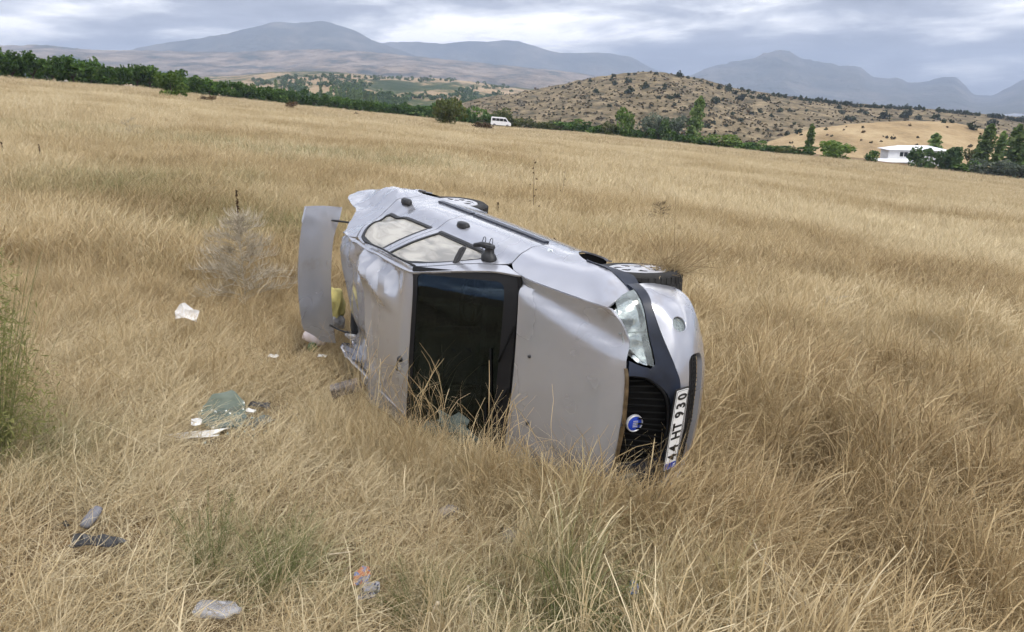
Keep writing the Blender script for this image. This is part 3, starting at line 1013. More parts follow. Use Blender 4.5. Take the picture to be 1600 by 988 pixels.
# ---- roof, crushed at the rear and along the ground-side edge
def surf_roof(a, b):
    x, y = np.asarray(a, float), np.asarray(b, float)
    z = 1.425 - .045 * (np.abs(y + .05) / .6) ** 2.2
    z = z - .028 * sstep(-1.10, -.95, x)
    z = z - .20 * np.sqrt(np.maximum(0, -1.76 - x - .22 * y) ** 2 + 1e-4) + .002          # rear third folded down along a hard crease
    # creases along the upper edge and at the ground-side corner
    w1 = sstep(.14, .36, y) * sstep(-1.10, -1.40, x) * (.25 + .75 * sstep(.56, .46, y))
    z = z + w1 * (.20 * facet(x * 3.2 + .4, y * 3.6, 3) + .045 * facet(x * 8.0, y * 8.0, 8, 1.1) - .02)
    w2 = sstep(-.15, -.50, y) * sstep(-1.30, -1.75, x)
    z = z + w2 * (.22 * facet(x * 3.0 + 2.2, y * 3.2 + .3, 17, .9) + .03 * facet(x * 8, y * 8, 19) + .01)
    w3 = sstep(-1.55, -1.85, x)
    z = z + w3 * .085 * facet(x * 3.0, y * 1.7 + 5, 23, .2)
    # a hard fold running across where the rear third is bent down
    z = z + .028 * np.maximum(0, 1 - np.abs(x + 1.70 + .22 * y) / .10) * sstep(-.62, -.1, -np.abs(y))
    z = z + .008 * (fbm(x * 2.5, y * 2.5, 12, 3) - .5)
    return np.stack([x, y, z], 1)


wst = [tuple(ws_pt(np.array([1.0]), np.array([v]))[0][:2]) for v in np.linspace(.965, -1.0, 17)]
wst = [(x - .012, y) for x, y in wst]
roof_poly = wst + [(-1.15, -.675), (-1.40, -.695), (-1.85, -.715), (-2.12, -.69), (-2.30, -.66), (-2.48, -.66), (-2.58, -.635), (-2.56, -.52), (-2.44, -.405), (-2.49, -.25),
                   (-2.62, -.05), (-2.76, .10), (-2.86, .25), (-2.91, .36), (-2.77, .45), (-2.46, .52), (-2.05, .535), (-1.75, .55), (-1.4, .56), (-1.15, .565)]
roof = panel('roof', roof_poly, surf_roof, PAINT, car, grid=.017, step=.022, thick=.02)
roof.data.set_sharp_from_angle(angle=R(8))
# rear header and pillar remains hanging below the roof edge
b = MB()
edge = [(-2.58, -.635), (-2.56, -.52), (-2.44, -.405), (-2.49, -.25), (-2.62, -.05), (-2.76, .10), (-2.86, .25), (-2.91, .36)]
for (p, q) in zip(edge[:-1], edge[1:]):
    A = surf_roof(np.array([p[0]]), np.array([p[1]]))[0]; B = surf_roof(np.array([q[0]]), np.array([q[1]]))[0]
    b.add([A - (-.03, 0, .012), B - (-.03, 0, .012), B - (.05, 0, .085), A - (.05, 0, .085)], [(0, 1, 2, 3)])
b.build('roof_header', BLACK, car)
b = MB()
gut = [(-1.04, -.66), (-1.40, -.70), (-1.85, -.72), (-2.28, -.67), (-2.53, -.64)]
b.tube([Vector(surf_roof(np.array([x]), np.array([y]))[0]) + Vector((0, -.012, -.012)) for x, y in gut], .012, 6)
b.build('roof_gutter', BLACK, car, smooth=True)
b = MB()
gut = [(-1.03, .578), (-1.3, .572), (-1.6, .566), (-1.9, .552), (-2.15, .54), (-2.42, .525)]
b.tube([Vector(surf_roof(np.array([x]), np.array([y]))[0]) + Vector((0, .004, -.004)) for x, y in gut], .008, 6)
b.build('roof_gutter', BLACK, car, smooth=True)
# aerial base
b = MB()
ax_ = (-1.06, -.12); az_ = float(surf_roof(np.array([ax_[0]]), np.array([ax_[1]]))[0][2])
b.lathe([(.001, .030), (.012, .026), (.022, .010), (.026, -.004)], 12, Matrix.Translation((*ax_, az_)))
b.tube([(ax_[0], ax_[1], az_ + .02), (ax_[0] + .005, ax_[1] - .04, az_ + .03), (ax_[0] + .012, ax_[1] - .085, az_ + .028)], .006, 6)
b.build('aerial', BLACK, roof, smooth=True)

# ---- nose: bumper, dark band, grille, lamps
NOSE = [(.335, .772), (.44, .752), (.545, .695), (.645, .595), (.715, .47), (.768, .28), (.79, 0)]
_nl = curve(NOSE, 36)
_np_ = np.array(_nl + [(x, -y) for x, y in _nl[::-1]][1:])
_ns = np.concatenate([[0], np.cumsum(np.linalg.norm(np.diff(_np_, axis=0), axis=1))])
_nlen = _ns[-1]
_ns = _nlen / 2 - _ns                                                  # arc length from the centre, left positive


def nose_xy(s):
    s = np.asarray(s, float)
    x = np.interp(-s, -_ns, _np_[:, 0]); y = np.interp(-s, -_ns, _np_[:, 1])
    e = .01
    tx = np.interp(-(s + e), -_ns, _np_[:, 0]) - np.interp(-(s - e), -_ns, _np_[:, 0])
    ty = np.interp(-(s + e), -_ns, _np_[:, 1]) - np.interp(-(s - e), -_ns, _np_[:, 1])
    l = np.hypot(tx, ty) + 1e-9
    return x, y, ty / l, -tx / l


OF = [(.16, .11), (.22, .07), (.30, .028), (.38, 0), (.46, .002), (.49, .012), (.52, .035), (.555, .075), (.59, .115), (.65, .14), (.75, .17), (.80, .18)]
OS = [(.16, .05), (.22, .03), (.30, .012), (.40, .0), (.48, -.004), (.60, -.004), (.66, .02), (.73, .07), (.80, .10)]


def surf_nose(d=0.0):
    def f(s, z):
        x, y, nx, ny = nose_xy(s)
        a = np.abs(s) / (_nlen / 2)
        w = sstep(.98, .55, a)
        o = spl(OF, z) * w + spl(OS, z) * (1 - w) + d
        return np.stack([x - nx * o, y - ny * o, z], 1)
    return f


SL = _nlen / 2


def s_of_y(y):
    y = abs(y)
    half = _np_[:len(_nl)]
    return float(np.interp(y, half[::-1, 1], _ns[:len(_nl)][::-1]))


sA, sB, sC, sD = SL, SL * .86, SL * .70, s_of_y(.26)
topL = [(sA, .515), (sB, .535), (SL * .76, .548), (s_of_y(.52), .530), (s_of_y(.38), .498), (sD, .468), (0, .462)]
topL = curve(topL, 30)
bump_top = topL + [(-s, z) for s, z in topL[::-1]][1:]
arch_in = [(sA, .515), (sA - .006, .45), (sA - .0, .36), (sA, .24)]
bump_poly = bump_top + [(-sA, .24), (-SL * .85, .19), (-SL * .5, .165), (0, .16), (SL * .5, .165), (SL * .85, .19), (sA, .24)]
intake = rrect(-s_of_y(.44), .235, s_of_y(.44), .405, .06, .05, 5)
foglamps = [[(sg * (s_of_y(.605) + .052 * math.cos(t)), .425 + .052 * math.sin(t) * 1.0) for t in np.linspace(0, 2 * math.pi, 20, endpoint=False)] for sg in (1, -1)]
bump = panel('front_bumper', bump_poly, surf_nose(), PAINT, car, holes=[intake] + foglamps, grid=.035, thick=.03)
# recessed intake: back wall, mesh, bars
panel('bumper_intake', rrect(-s_of_y(.46), .22, s_of_y(.46), .42, .05, .05, 5), surf_nose(.055), BLACK, bump, thick=.01)
b = MB()
fS = surf_nose(.035)
for zz in (.27, .30, .33, .36, .385):
    b.tube([Vector(fS(np.array([s]), np.array([zz]))[0]) for s in np.linspace(-.44, .44, 16)], .004, 5)
for s in np.linspace(-.42, .42, 29):
    b.tube([Vector(fS(np.array([s]), np.array([zz]))[0]) for zz in (.245, .32, .40)], .003, 4)
o = b.build('intake_mesh', BLACK, bump); tag(o, kind='stuff')
for sg in (1, -1):
    s0 = s_of_y(.605) * sg
    lamp = panel('fog_lamp', [(s0 + .047 * math.cos(t), .425 + .047 * math.sin(t)) for t in np.linspace(0, 2 * math.pi, 20, endpoint=False)], surf_nose(.016), LAMP, bump, thick=.01)
    panel('fog_reflector', [(s0 + .05 * math.cos(t), .425 + .05 * math.sin(t)) for t in np.linspace(0, 2 * math.pi, 20, endpoint=False)], surf_nose(.034), REFL, lamp, thick=.01)
    rb = MB()
    ring = [Vector(surf_nose(.004)(np.array([s0 + .052 * math.cos(t)]), np.array([.425 + .052 * math.sin(t)]))[0]) for t in np.linspace(0, 2 * math.pi, 25)]
    rb.tube(ring, .0055, 6, cap=False)
    rb.build('fog_lamp_ring', PAINT, lamp, smooth=True)
# tow eye cover
q = surf_nose(-.003)
panel('tow_eye_cover', rrect(-s_of_y(.42), .415, -s_of_y(.33), .448, .01, .01, 3), q, WHITEP, bump, thick=.006)

# dark band between lamps and bumper, running back over the wheel arch
g = .004
lowL = [(s, z + g) for s, z in topL]
gr = curve([(s_of_y(.335), .735), (s_of_y(.33), .68), (s_of_y(.30), .60), (s_of_y(.22), .535), (s_of_y(.12), .508), (0, .50)], 24)   # grille opening
upL = [(sA, .608), (SL * .90, .602), (s_of_y(.66), .594), (s_of_y(.52), .585), (s_of_y(.40), .578), (s_of_y(.372), .60), (s_of_y(.40), .66), (s_of_y(.44), .725)]
band_poly = lowL + [(-s, z) for s, z in lowL[::-1]][1:] + [(-s, z) for s, z in upL] + [(-s, z) for s, z in gr] + [(s, z) for s, z in gr[::-1]][1:] + upL[::-1]
band = panel('bumper_trim_band', band_poly, surf_nose(-.004), BAND, car, grid=.035, thick=.03)
for sg in (1, -1):
    ptop = [(-.02, .654), (.10, .646), (.20, .626), (.30, .615), (.40, .610)]
    pb = [(.40, .52), (.34, .515)] + [(a_, b_) for a_, b_ in arc(0, .30, ARCH - .004, 38, 95, 14)]
    pl_ = curve(ptop, 16) + pb
    def SS(a, b, sg=sg):
        P = surf_side(sg)(a, b); P[:, 1] += sg * .008; return P
    o = panel('arch_trim', pl_, SS, BAND, car, flip=(sg > 0), thick=.02)
# grille: recess, vertical slats, top strip, badge
panel('grille_recess', [(s_of_y(.36), .745), (0, .755), (-s_of_y(.36), .745), (-s_of_y(.34), .60), (-s_of_y(.2), .50), (0, .485), (s_of_y(.2), .50), (s_of_y(.34), .60)], surf_nose(.06), LINER, car, thick=.01)
gpar = MB()
gpar.tube([Vector(surf_nose(.02)(np.array([s]), np.array([z]))[0]) for s, z in (gr + [(-a_, z) for a_, z in gr[::-1]][1:])], .012, 6)
grille = gpar.build('grille', SEAL, car, smooth=True)
for s in np.linspace(-s_of_y(.29), s_of_y(.29), 15):
    zlo = float(np.interp(abs(s), [p[0] for p in gr[::-1]], [p[1] for p in gr[::-1]])) + .01
    b = MB()
    A0 = surf_nose(.03)(np.array([s, s]), np.array([zlo, .735])); 
    b.tube([Vector(A0[0]), Vector(A0[1])], .006, 5)
    b.build('slat', LINER, grille, smooth=True)
strip = [(s_of_y(.395), .752), (s_of_y(.39), .742), (s_of_y(.34), .737), (0, .733)]
strip2 = [(0, .755), (s_of_y(.34), .757), (s_of_y(.395), .760)]
sp = strip + [(-s, z) for s, z in strip[::-1]][1:] + [(-s, z) for s, z in strip2[::-1]] + strip2[1:]
def surf_strip(s, z):
    P = surf_nose(-.010)(s, z); return P
panel('bonnet_strip', sp, surf_strip, TRIM, hood, grid=.02, thick=.012)
bd = MB()
bp_ = surf_nose(.012)(np.array([0.0]), np.array([.665]))[0]
bx = Matrix.Translation(bp_) @ Matrix.Rotation(R(78), 4, 'Y')
bd.lathe([(.001, .012), (.040, .010), (.047, .006), (.048, -.01)], 24, bx)
badge = bd.build('badge', PBLUE, car, smooth=True, auto=30)
bd = MB()
bd.lathe([(.046, .008), (.050, .014), (.055, .008), (.055, -.008)], 24, bx)
bd.build('badge_ring', CAP, badge, smooth=True)
for yy in (-.018, -.006, .006, .018):
    bb = MB(); bb.box((-.016, yy - .0025, .012), (.016, yy + .0025, .0145), bx)
    bb.build('badge_bar', CAP, badge)

# headlights
for sg in (1, -1):
    def surf_lamp(d):
        def f(s, z):
            return surf_nose(d - .006)(s, z)
        return f
    hl = [(sg * s, z) for s, z in curve([(SL * .93, .612), (s_of_y(.66), .602), (s_of_y(.52), .592), (s_of_y(.385), .584)], 14)] + \
         [(sg * s, z) for s, z in curve([(s_of_y(.415), .64), (s_of_y(.475), .685), (s_of_y(.525), .718), (s_of_y(.57), .742), (s_of_y(.66), .752), (SL * .925, .732), (SL * .94, .68)], 18)]
    hp = panel('headlight', hl, surf_lamp(0), LAMP, car, grid=.03, thick=.02)
    inner = [(.97 * (s - sg * s_of_y(.53)) + sg * s_of_y(.53), .97 * (z - .68) + .68) for s, z in hl]
    def surf_ref(s, z, sg=sg):
        a0 = np.abs(s); P = surf_nose(.05)(s, z)
        for c0, z0, r0 in ((s_of_y(.50), .665, .095), (s_of_y(.66), .69, .075)):
            rr = np.hypot(a0 - c0, z - z0)
            P[:, 0] -= .022 * np.clip(1 - (rr / r0) ** 2, 0, 1)
        return P
    panel('reflector', inner, surf_ref, REFL, hp, grid=.018, thick=.01)
    c0 = surf_nose(.055)(np.array([sg * s_of_y(.50)]), np.array([.665]))[0]
    bz = MB(); bz.lathe([(.001, .03), (.012, .028), (.016, .01), (.016, -.02)], 12, Matrix.Translation(c0) @ Matrix.Rotation(R(90), 4, 'Y'))
    bz.build('bulb_holder', CAP, hp, smooth=True)
    divider = MB()
    divider.tube([Vector(surf_lamp(-.001)(np.array([sg * s_of_y(yv)]), np.array([zv]))[0]) for yv, zv in ((.635, .77), (.628, .70), (.615, .60))], .004, 5)
    divider.build('lens_rib', LAMP, hp, smooth=True)

# side repeater
y0 = float(side_y(np.array([-.36]), np.array([.70]))[0])
b = MB()
b.lathe([(.001, .012), (.022, .009), (.03, -.004)], 14, Matrix.Translation((-.36, y0, .70)) @ Matrix.Rotation(R(-90), 4, 'X') @ Matrix.Diagonal((1.1, .6, 1, 1)))
b.build('side_repeater', LAMP, car, smooth=True)

# number plate
pM = Matrix.Translation((.800, 0, .483)) @ Matrix.Rotation(R(8), 4, 'Y') @ Matrix.Rotation(R(90), 4, 'Z') @ Matrix.Rotation(R(90), 4, 'X')
# local plate axes: x to the car's left, y up, z outwards
b = MB(); b.prism(rrect(-.268, -.062, .268, .062, .006, .006, 3), -.008, 0.0, pM)
holder = b.build('plate_holder', BLACK, car)
b = MB(); b.prism(rrect(-.26, -.055, .26, .055, .008, .008, 3), .0, .003, pM)
plate = b.build('number_plate', WHITEP, car)
b = MB(); b.prism(rrect(-.257, -.052, -.217, .052, .005, .005, 3), .003, .0042, pM)
b.build('plate_strip', PBLUE, plate)


def glyph(text, x, size, m_, name, parent, dy=-.030):
    cu = bpy.data.curves.new('glyph', 'FONT')
    cu.body = text; cu.size = size; cu.extrude = .0006; cu.offset = size * .034
    ob = bpy.data.objects.new('glyph', cu)
    COL.objects.link(ob)
    bpy.context.view_layer.update()
    me = bpy.data.meshes.new_from_object(ob.evaluated_get(bpy.context.evaluated_depsgraph_get()))
    bpy.data.objects.remove(ob); bpy.data.curves.remove(cu)
    me.transform(Matrix.Translation((x, dy, .0046)) @ Matrix.Diagonal((.70, 1, 1, 1)))
    me.transform(pM)
    me.name = name
    me.materials.clear(); me.materials.append(m_)
    return link(name, me, parent)


for t, x in (('4', -.200), ('4', -.140), ('H', -.062), ('T', .0), ('9', .082), ('3', .139), ('0', .196)):
    glyph(t, x, .112, PBLACK, 'plate_character', plate, -.040)
glyph('TR', -.252, .030, WHITEP, 'plate_letters', plate, -.044)
b = MB(); b.prism(rrect(-.259, -.054, .259, .054, .008, .008, 3), .003, .0045, pM)
fr = MB()
ring = [pM @ Vector((x, y, .0035)) for x, y in rrect(-.2555, -.0505, .2555, .0505, .008, .008, 3)]
fr.tube(ring + ring[:1], .0016, 4, cap=False)
fr.build('plate_border', PBLACK, plate)

# ---- wheels
def wheel(cx, sgn, steer=0.0, outy=.765):
    Mw = Matrix.Translation((cx, sgn * outy, .285)) @ Matrix.Rotation(R(steer), 4, 'Z') @ Matrix.Rotation(R(-90 * sgn), 4, 'X')
    t = MB()
    t.lathe([(.182, -.165), (.21, -.172), (.255, -.172), (.283, -.158), (.288, -.13), (.288, -.04), (.283, -.012), (.262, .004), (.232, .008), (.205, .002), (.188, -.006), (.182, -.02)], 44, Mw)
    w = t.build('wheel', RUBBER, car, smooth=True, auto=50)
    tr = MB()
    for k in range(44):                                               # tread blocks
        a = 2 * math.pi * k / 44
        for h0, h1, sh in ((-.152, -.110, 0), (-.103, -.066, .5), (-.058, -.018, 0)):
            aa = a + sh * 2 * math.pi / 44
            Mk = Mw @ Matrix.Rotation(aa, 4, 'Z')
            tr.box((.284, -.015, h0), (.2935, .015, h1), Mk)
    o = tr.build('tread', RUBBER, w); tag(o, kind='stuff')
    c = MB()
    prof = [(.001, .012), (.05, .012), (.06, .006), (.075, .004)]
    c.lathe(prof, 32, Mw)
    # dish with oval holes: seven spokes
    n = 7
    rim0, rim1 = .075, .155
    for k in range(n):
        a0 = 2 * math.pi * k / n
        def pt(r_, a, h): return Mw @ Vector((r_ * math.cos(a0 + a), r_ * math.sin(a0 + a), h))
        wa = 2 * math.pi / n
        for (f0, f1) in ((0, .5),):
            rows = []
            for (r_, h, spoke) in ((.075, .004, .5), (.092, .006, .36), (.112, .008, .25), (.135, .008, .24), (.15, .006, .36), (.158, .005, .5)):
                rows.append([pt(r_, -wa * spoke, h - .004 if spoke < .5 else h), pt(r_, -wa * spoke * .5, h), pt(r_, wa * spoke * .5, h), pt(r_, wa * spoke, h - .004 if spoke < .5 else h)])
            b0 = [p for rw in rows for p in rw]
            c.add(b0, [(i*4+j, i*4+j+1, (i+1)*4+j+1, (i+1)*4+j) for i in range(len(rows)-1) for j in range(3)])
    c.lathe([(.158, .005), (.178, .006), (.190, .002), (.196, -.008)], 44, Mw)
    cap = c.build('hubcap', CAP, w, smooth=True, auto=45)
    d = MB(); d.lathe([(.001, -.05), (.12, -.045), (.18, -.03), (.185, -.16)], 32, Mw)
    d.build('rim', LINER, w, smooth=True)
    d = MB(); d.lathe([(.001, .019), (.020, .018), (.027, .012)], 18, Mw)
    d.build('hub_emblem', mat('emblem_grey', (.25, .25, .27), .4, metal=.5), cap, smooth=True)
    return w


wheel(0.06, 1, 7.0, .785)
wheel(-2.44, 1, 0.0, .765)
wheel(0.0, -1, 6.0, .74)
wheel(-2.44, -1, 0.0, .74)

# ---- mirror, torn off its mount
mz = .985
b = MB()
my = float(side_y(np.array([-.66]), np.array([mz]))[0])
Mm = Matrix.Translation((-.66, my, mz)) @ Matrix.Rotation(R(-90), 4, 'X')
b.lathe([(.060, -.01), (.058, .015), (.046, .035), (.036, .045), (.034, .075), (.040, .082), (.036, .098), (.001, .10)], 20, Mm @ Matrix.Diagonal((1.25, .8, 1, 1)))
mirror = b.build('door_mirror', BLACK, car, smooth=True, auto=45)
b = MB()
b.tube([(-.66, my + .085, mz), (-.72, my + .088, mz + .03), (-.78, my + .07, mz + .05)], [.024, .020, .016], 8)
b.build('mirror_arm', BLACK, mirror, smooth=True)
b = MB()                                                              # broken shell leaning on the window line
T = Matrix(((1, 0, .25, -.835), (.28, .25, .93, my - .10), (-.2, .95, -.25, 1.165), (0, 0, 0, 1)))
sh_ = [(-.012, .005), (.014, -.01), (.030, .09), (.034, .16), (.016, .175), (-.014, .16), (-.02, .09)]
b.prism(sh_, -.012, .014, T @ Matrix.Rotation(R(90), 4, 'X'))
o = b.build('mirror_shell', mat('mirror_grey', (.035, .035, .038), .4, var=.2), mirror)
add_bevel(o, .005)
for dx, hh in ((-.005, .11), (-.10, .10)):
    b = MB()
    x0 = -.70 + dx
    pts = [(x0, my + .03, mz - .02), (x0 - .004, my + hh * .7, mz - .045), (x0 - .006, my + hh + .01, mz - .05), (x0 - .03, my + hh + .012, mz - .05), (x0 - .036, my + hh - .03, mz - .04)]
    b.tube(curve(pts, 16), .0028, 5)
    b.build('mirror_wire', BLACK, mirror, smooth=True)

# ---- tail: panel, lamps, rear bumper, boot tub, open lid
b = MB()
for (y0_, y1_, z0_, z1_) in ((-.70, .70, .55, .80),):
    b.box((-3.40, y0_, z0_), (-3.37, y1_, z1_))
tailp = b.build('tail_panel', PAINT, car); add_bevel(tailp, .01)
for sg in (1, -1):
    b = MB()
    poly = [(.44, .60), (.56, .60), (.57, .80), (.44, .80), (.40, .72)]
    b.prism([(sg * y, z) for y, z in poly], .0, .03, Matrix.Translation((-3.385, 0, 0)) @ Matrix.Rotation(R(-90), 4, 'Y') @ Matrix.Rotation(R(-90), 4, 'Z') @ Matrix.Diagonal((-1, 1, 1, 1)))
    b.build('tail_lamp', mat('red_lens', (.35, .015, .012), .15), car)


def surf_rear(s, z):
    P = surf_nose()(s, z)
    P[:, 0] = -2.60 - P[:, 0] * 1.0 - .02
    P[:, 1] *= 1.01
    return P


rb = [(SL * .93, .53), (0, .55), (-SL * .93, .53), (-SL * .95, .25), (-SL * .5, .18), (0, .18), (SL * .5, .18), (SL * .95, .25)]
rbump = panel('rear_bumper', rb, surf_rear, PAINT, car, grid=.06, thick=.03, flip=True)
def surf_rear2(s, z):
    P = surf_rear(s, z); P[:, 0] -= .012; P[:, 1] *= 1.014; return P
panel('bumper_strip', [(SL * .92, .50), (0, .51), (-SL * .92, .50), (-SL * .92, .40), (0, .40), (SL * .92, .40)], surf_rear2, BLACK, rbump, grid=.06, thick=.01, flip=True)
# boot tub and floor
b = MB()
b.box((-3.32, -.60, .24), (-2.62, .60, .28)); b.box((-3.30, .575, .28), (-2.75, .60, .85)); b.box((-3.30, -.60, .28), (-2.75, -.575, .85)); b.box((-2.66, -.66, .28), (-2.62, .66, .93))
b.build('boot_tub', LINER, car)
b = MB()
for (z, x0, x1) in ((.21, -2.05, .30),):
    b.box((x0, -.70, z - .03), (x1, .70, z))
b.box((-2.07, -.44, .26), (-2.0, .44, .30)); b.box((-3.3, -.45, .20), (-2.05, .45, .238)); b.box((.30, -.55, .25), (.62, .55, .29))
b.tube([(-3.3, -.35, .19), (-2.2, -.3, .20), (-1.8, -.1, .165), (-.2, -.05, .165)], .03, 8)
b.build('underbody', DUSTY, car)
b = MB()
b.box((-.36, -.66, .24), (-.34, .66, .945))
b.box((.44, -.60, .28), (.47, .60, .72))
b.build('bulkhead', LINER, car)
b = MB()                                                              # door cards and cabin lining
for sg in (1, -1):
    for x0, x1 in ((-1.48, -.50), (-2.40, -1.53)):
        b.box((x0, sg * .665 - .012, .26), (x1, sg * .665 + .012, .935))
b.box((-2.66, -.68, .9), (-2.1, .68, .915))
b.build('cabin_lining', LINER, car)
b = MB()
poly = [(-.36, .95), (-.30, .955), (-.42, .99), (-.62, .985), (-.78, .93), (-.80, .80), (-.72, .66), (-.40, .60)]
b.prism(poly, -.64, .64, Matrix.Rotation(R(90), 4, 'X'))
dash = b.build('dashboard', SEATM, car); add_bevel(dash, .02)
b = MB()
swM = Matrix.Translation((-.92, .34, .92)) @ Matrix.Rotation(R(-62), 4, 'Y')
ring = [swM @ Vector((.185 * math.cos(t), .185 * math.sin(t), 0)) for t in np.linspace(0, 2 * math.pi, 33)]
b.tube(ring, .016, 8, cap=False)
for t in (R(90), R(-90), R(0)):
    b.tube([swM @ Vector((.04 * math.cos(t), .04 * math.sin(t), -.01)), swM @ Vector((.18 * math.cos(t), .18 * math.sin(t), 0))], .014, 6)
b.lathe([(.001, .01), (.05, .008), (.06, -.02)], 16, swM)
b.build('steering_wheel', BLACK, car, smooth=True)


def seat(x, y, w, rear=False):
    b = MB()
    b.box((x - .02, y - w, .36), (x + .50, y + w, .50))
    M_ = Matrix.Translation((x, y, .46)) @ Matrix.Rotation(R(-16), 4, 'Y')
    b.box((-.09, -w, 0), (.06, w, .60), M_)
    s_ = b.build('seat', SEATM, car); add_bevel(s_, .05, 3)
    for yy in ((0,) if not rear else (-.32, .32)):
        h = MB(); h.box((-.05, yy - .12, .64), (.05, yy + .12, .80), M_)
        o = h.build('headrest', SEATM, s_); add_bevel(o, .035, 3)


seat(-1.42, .35, .25); seat(-1.42, -.35, .25); seat(-2.32, 0, .62, True)

# open boot lid, hanging past the rear of the roof on its two hinge arms
def surf_lid(y, z):
    t = (z - 1.20) / .33
    x = -2.93 - .03 * np.sin(np.pi * np.clip(t, 0, 1)) - .05 * t - .05 * (np.abs(y) / .66) ** 2
    return np.stack([x + 0 * y, y, z + 0 * y], 1)


lid_poly = curve([(.625, 1.175), (.63, 1.33), (.625, 1.49)], 8) + curve([(.625, 1.49), (.40, 1.545), (.10, 1.57), (-.20, 1.565), (-.45, 1.53), (-.55, 1.50)], 20)[1:] + \
    curve([(-.55, 1.50), (-.62, 1.40), (-.685, 1.32), (-.70, 1.20)], 10)[1:] + curve([(-.70, 1.20), (-.50, 1.235), (-.20, 1.265), (.10, 1.27), (.35, 1.25), (.52, 1.20), (.625, 1.175)], 20)[1:-1]
lid = panel('boot_lid', lid_poly, surf_lid, PAINT, car, grid=.05, thick=.03)
lid['label'] = 'open boot lid'
b = MB(); b.prism([(y * .96, (z - 1.38) * .93 + 1.38) for y, z in lid_poly], 0, .02, Matrix.Translation((-3.05, 0, 0)) @ Matrix(((0, 0, 1, 0), (1, 0, 0, 0), (0, 1, 0, 0), (0, 0, 0, 1))))
b.build('lid_inner_frame', mat('lid_inner', (.25, .25, .265), .5, var=.2), lid)
for y in (.52, -.52):
    b = MB()
    b.tube(curve([(-2.72, y, .93), (-2.70, y, 1.08), (-2.82, y, 1.20), (-2.97, y * .97, 1.27)], 16), .009, 6)
    b.build('hinge_arm', BLACK, car, smooth=True)


# ------------------------------------------------------------------ trees, bushes
def leaf_mesh(name, centres, size, seed, m_, aspect=1.0, rnd=None, up=0.35):
    """many small leaf quads, one per centre"""
    g = np.random.default_rng(seed)
    C = np.asarray(centres, float); n = len(C)
    d = g.normal(size=(n, 3)); d[:, 2] += up; d /= np.linalg.norm(d, axis=1)[:, None]
    t = np.cross(d, g.normal(size=(n, 3))); t /= np.linalg.norm(t, axis=1)[:, None]
    b = np.cross(d, t)
    s = size * g.uniform(.6, 1.3, n)[:, None]
    V = np.stack([C - t * s - b * s * aspect * .35, C + t * s * .1 - b * s * aspect, C + t * s + b * s * aspect * .2, C - t * s * .2 + b * s * aspect], 1).reshape(-1, 3)
    me = bpy.data.meshes.new(name)
    me.vertices.add(len(V)); me.vertices.foreach_set('co', V.astype(np.float32).ravel())
    me.loops.add(4 * n); me.loops.foreach_set('vertex_index', np.arange(4 * n, dtype=np.int32))
    me.polygons.add(n); me.polygons.foreach_set('loop_start', np.arange(0, 4 * n, 4, dtype=np.int32))
    try: me.polygons.foreach_set('loop_total', np.full(n, 4, np.int32))
    except Exception: pass
    me.update(calc_edges=True)
    r_ = g.uniform(0, 1, n) if rnd is None else rnd
    me.attributes.new('rnd', 'FLOAT', 'POINT').data.foreach_set('value', np.repeat(r_, 4).astype(np.float32))
    me.materials.append(m_)
    return me


def crown_pts(n, rx, ry, rz, cz, seed, clumps=14, shell=.55):
    """leaf positions in overlapping clumps spread through an uneven crown"""
    g = np.random.default_rng(seed)
    d = g.normal(size=(clumps, 3)); d /= np.linalg.norm(d, axis=1)[:, None]
    cc = d * (g.uniform(.35, .78, clumps)[:, None])
    P = []; Rn = []
    for i in range(clumps):
        k = n // clumps
        q = g.normal(size=(k, 3)); q /= np.linalg.norm(q, axis=1)[:, None]
        r_ = g.uniform(.3, 1, k) ** shell * g.uniform(.30, .48)
        P.append(cc[i] + q * r_[:, None]); Rn.append(np.clip(g.normal(.2 + .6 * g.random(), .22, k), 0, 1))
    P = np.vstack(P); Rn = np.concatenate(Rn)
    P = P * np.array([rx, ry, rz]) * 1.12
    P[:, 2] += cz
    k = P[:, 2] > 0.02
    return P[k], Rn[k]


BRIGHTG = leaf_mat('bright_bush_leaf', (0.06, 0.11, 0.018), (0.15, 0.22, 0.045), (0.22, 0.29, 0.07), .4)
GREEN = leaf_mat('orchard_leaf', (0.034, 0.075, 0.014), (0.095, 0.175, 0.032), (0.16, 0.24, 0.055), .38)
OLIVE = leaf_mat('olive_leaf', (0.055, 0.070, 0.018), (0.12, 0.14, 0.04), (0.18, 0.18, 0.06), .35)
DARKG = leaf_mat('dark_leaf', (0.035, 0.070, 0.022), (0.085, 0.135, 0.045), (0.14, 0.18, 0.07), .38)
GREYG = leaf_mat('willow_leaf', (0.085, 0.11, 0.075), (0.18, 0.21, 0.145), (0.26, 0.28, 0.21), .35)
POPL = leaf_mat('poplar_leaf', (0.09, 0.15, 0.045), (0.21, 0.29, 0.09), (0.32, 0.38, 0.15), .45)
BROWNB = leaf_mat('dry_shrub_leaf', (0.065, 0.040, 0.018), (0.15, 0.095, 0.045), (0.20, 0.14, 0.07))
SCRUB = leaf_mat('hill_scrub_leaf', (0.020, 0.032, 0.016), (0.045, 0.062, 0.028), (0.08, 0.085, 0.045))
BARK = mat('bark', (0.06, 0.045, 0.032), 0.9, var=0.4, vscale=6)


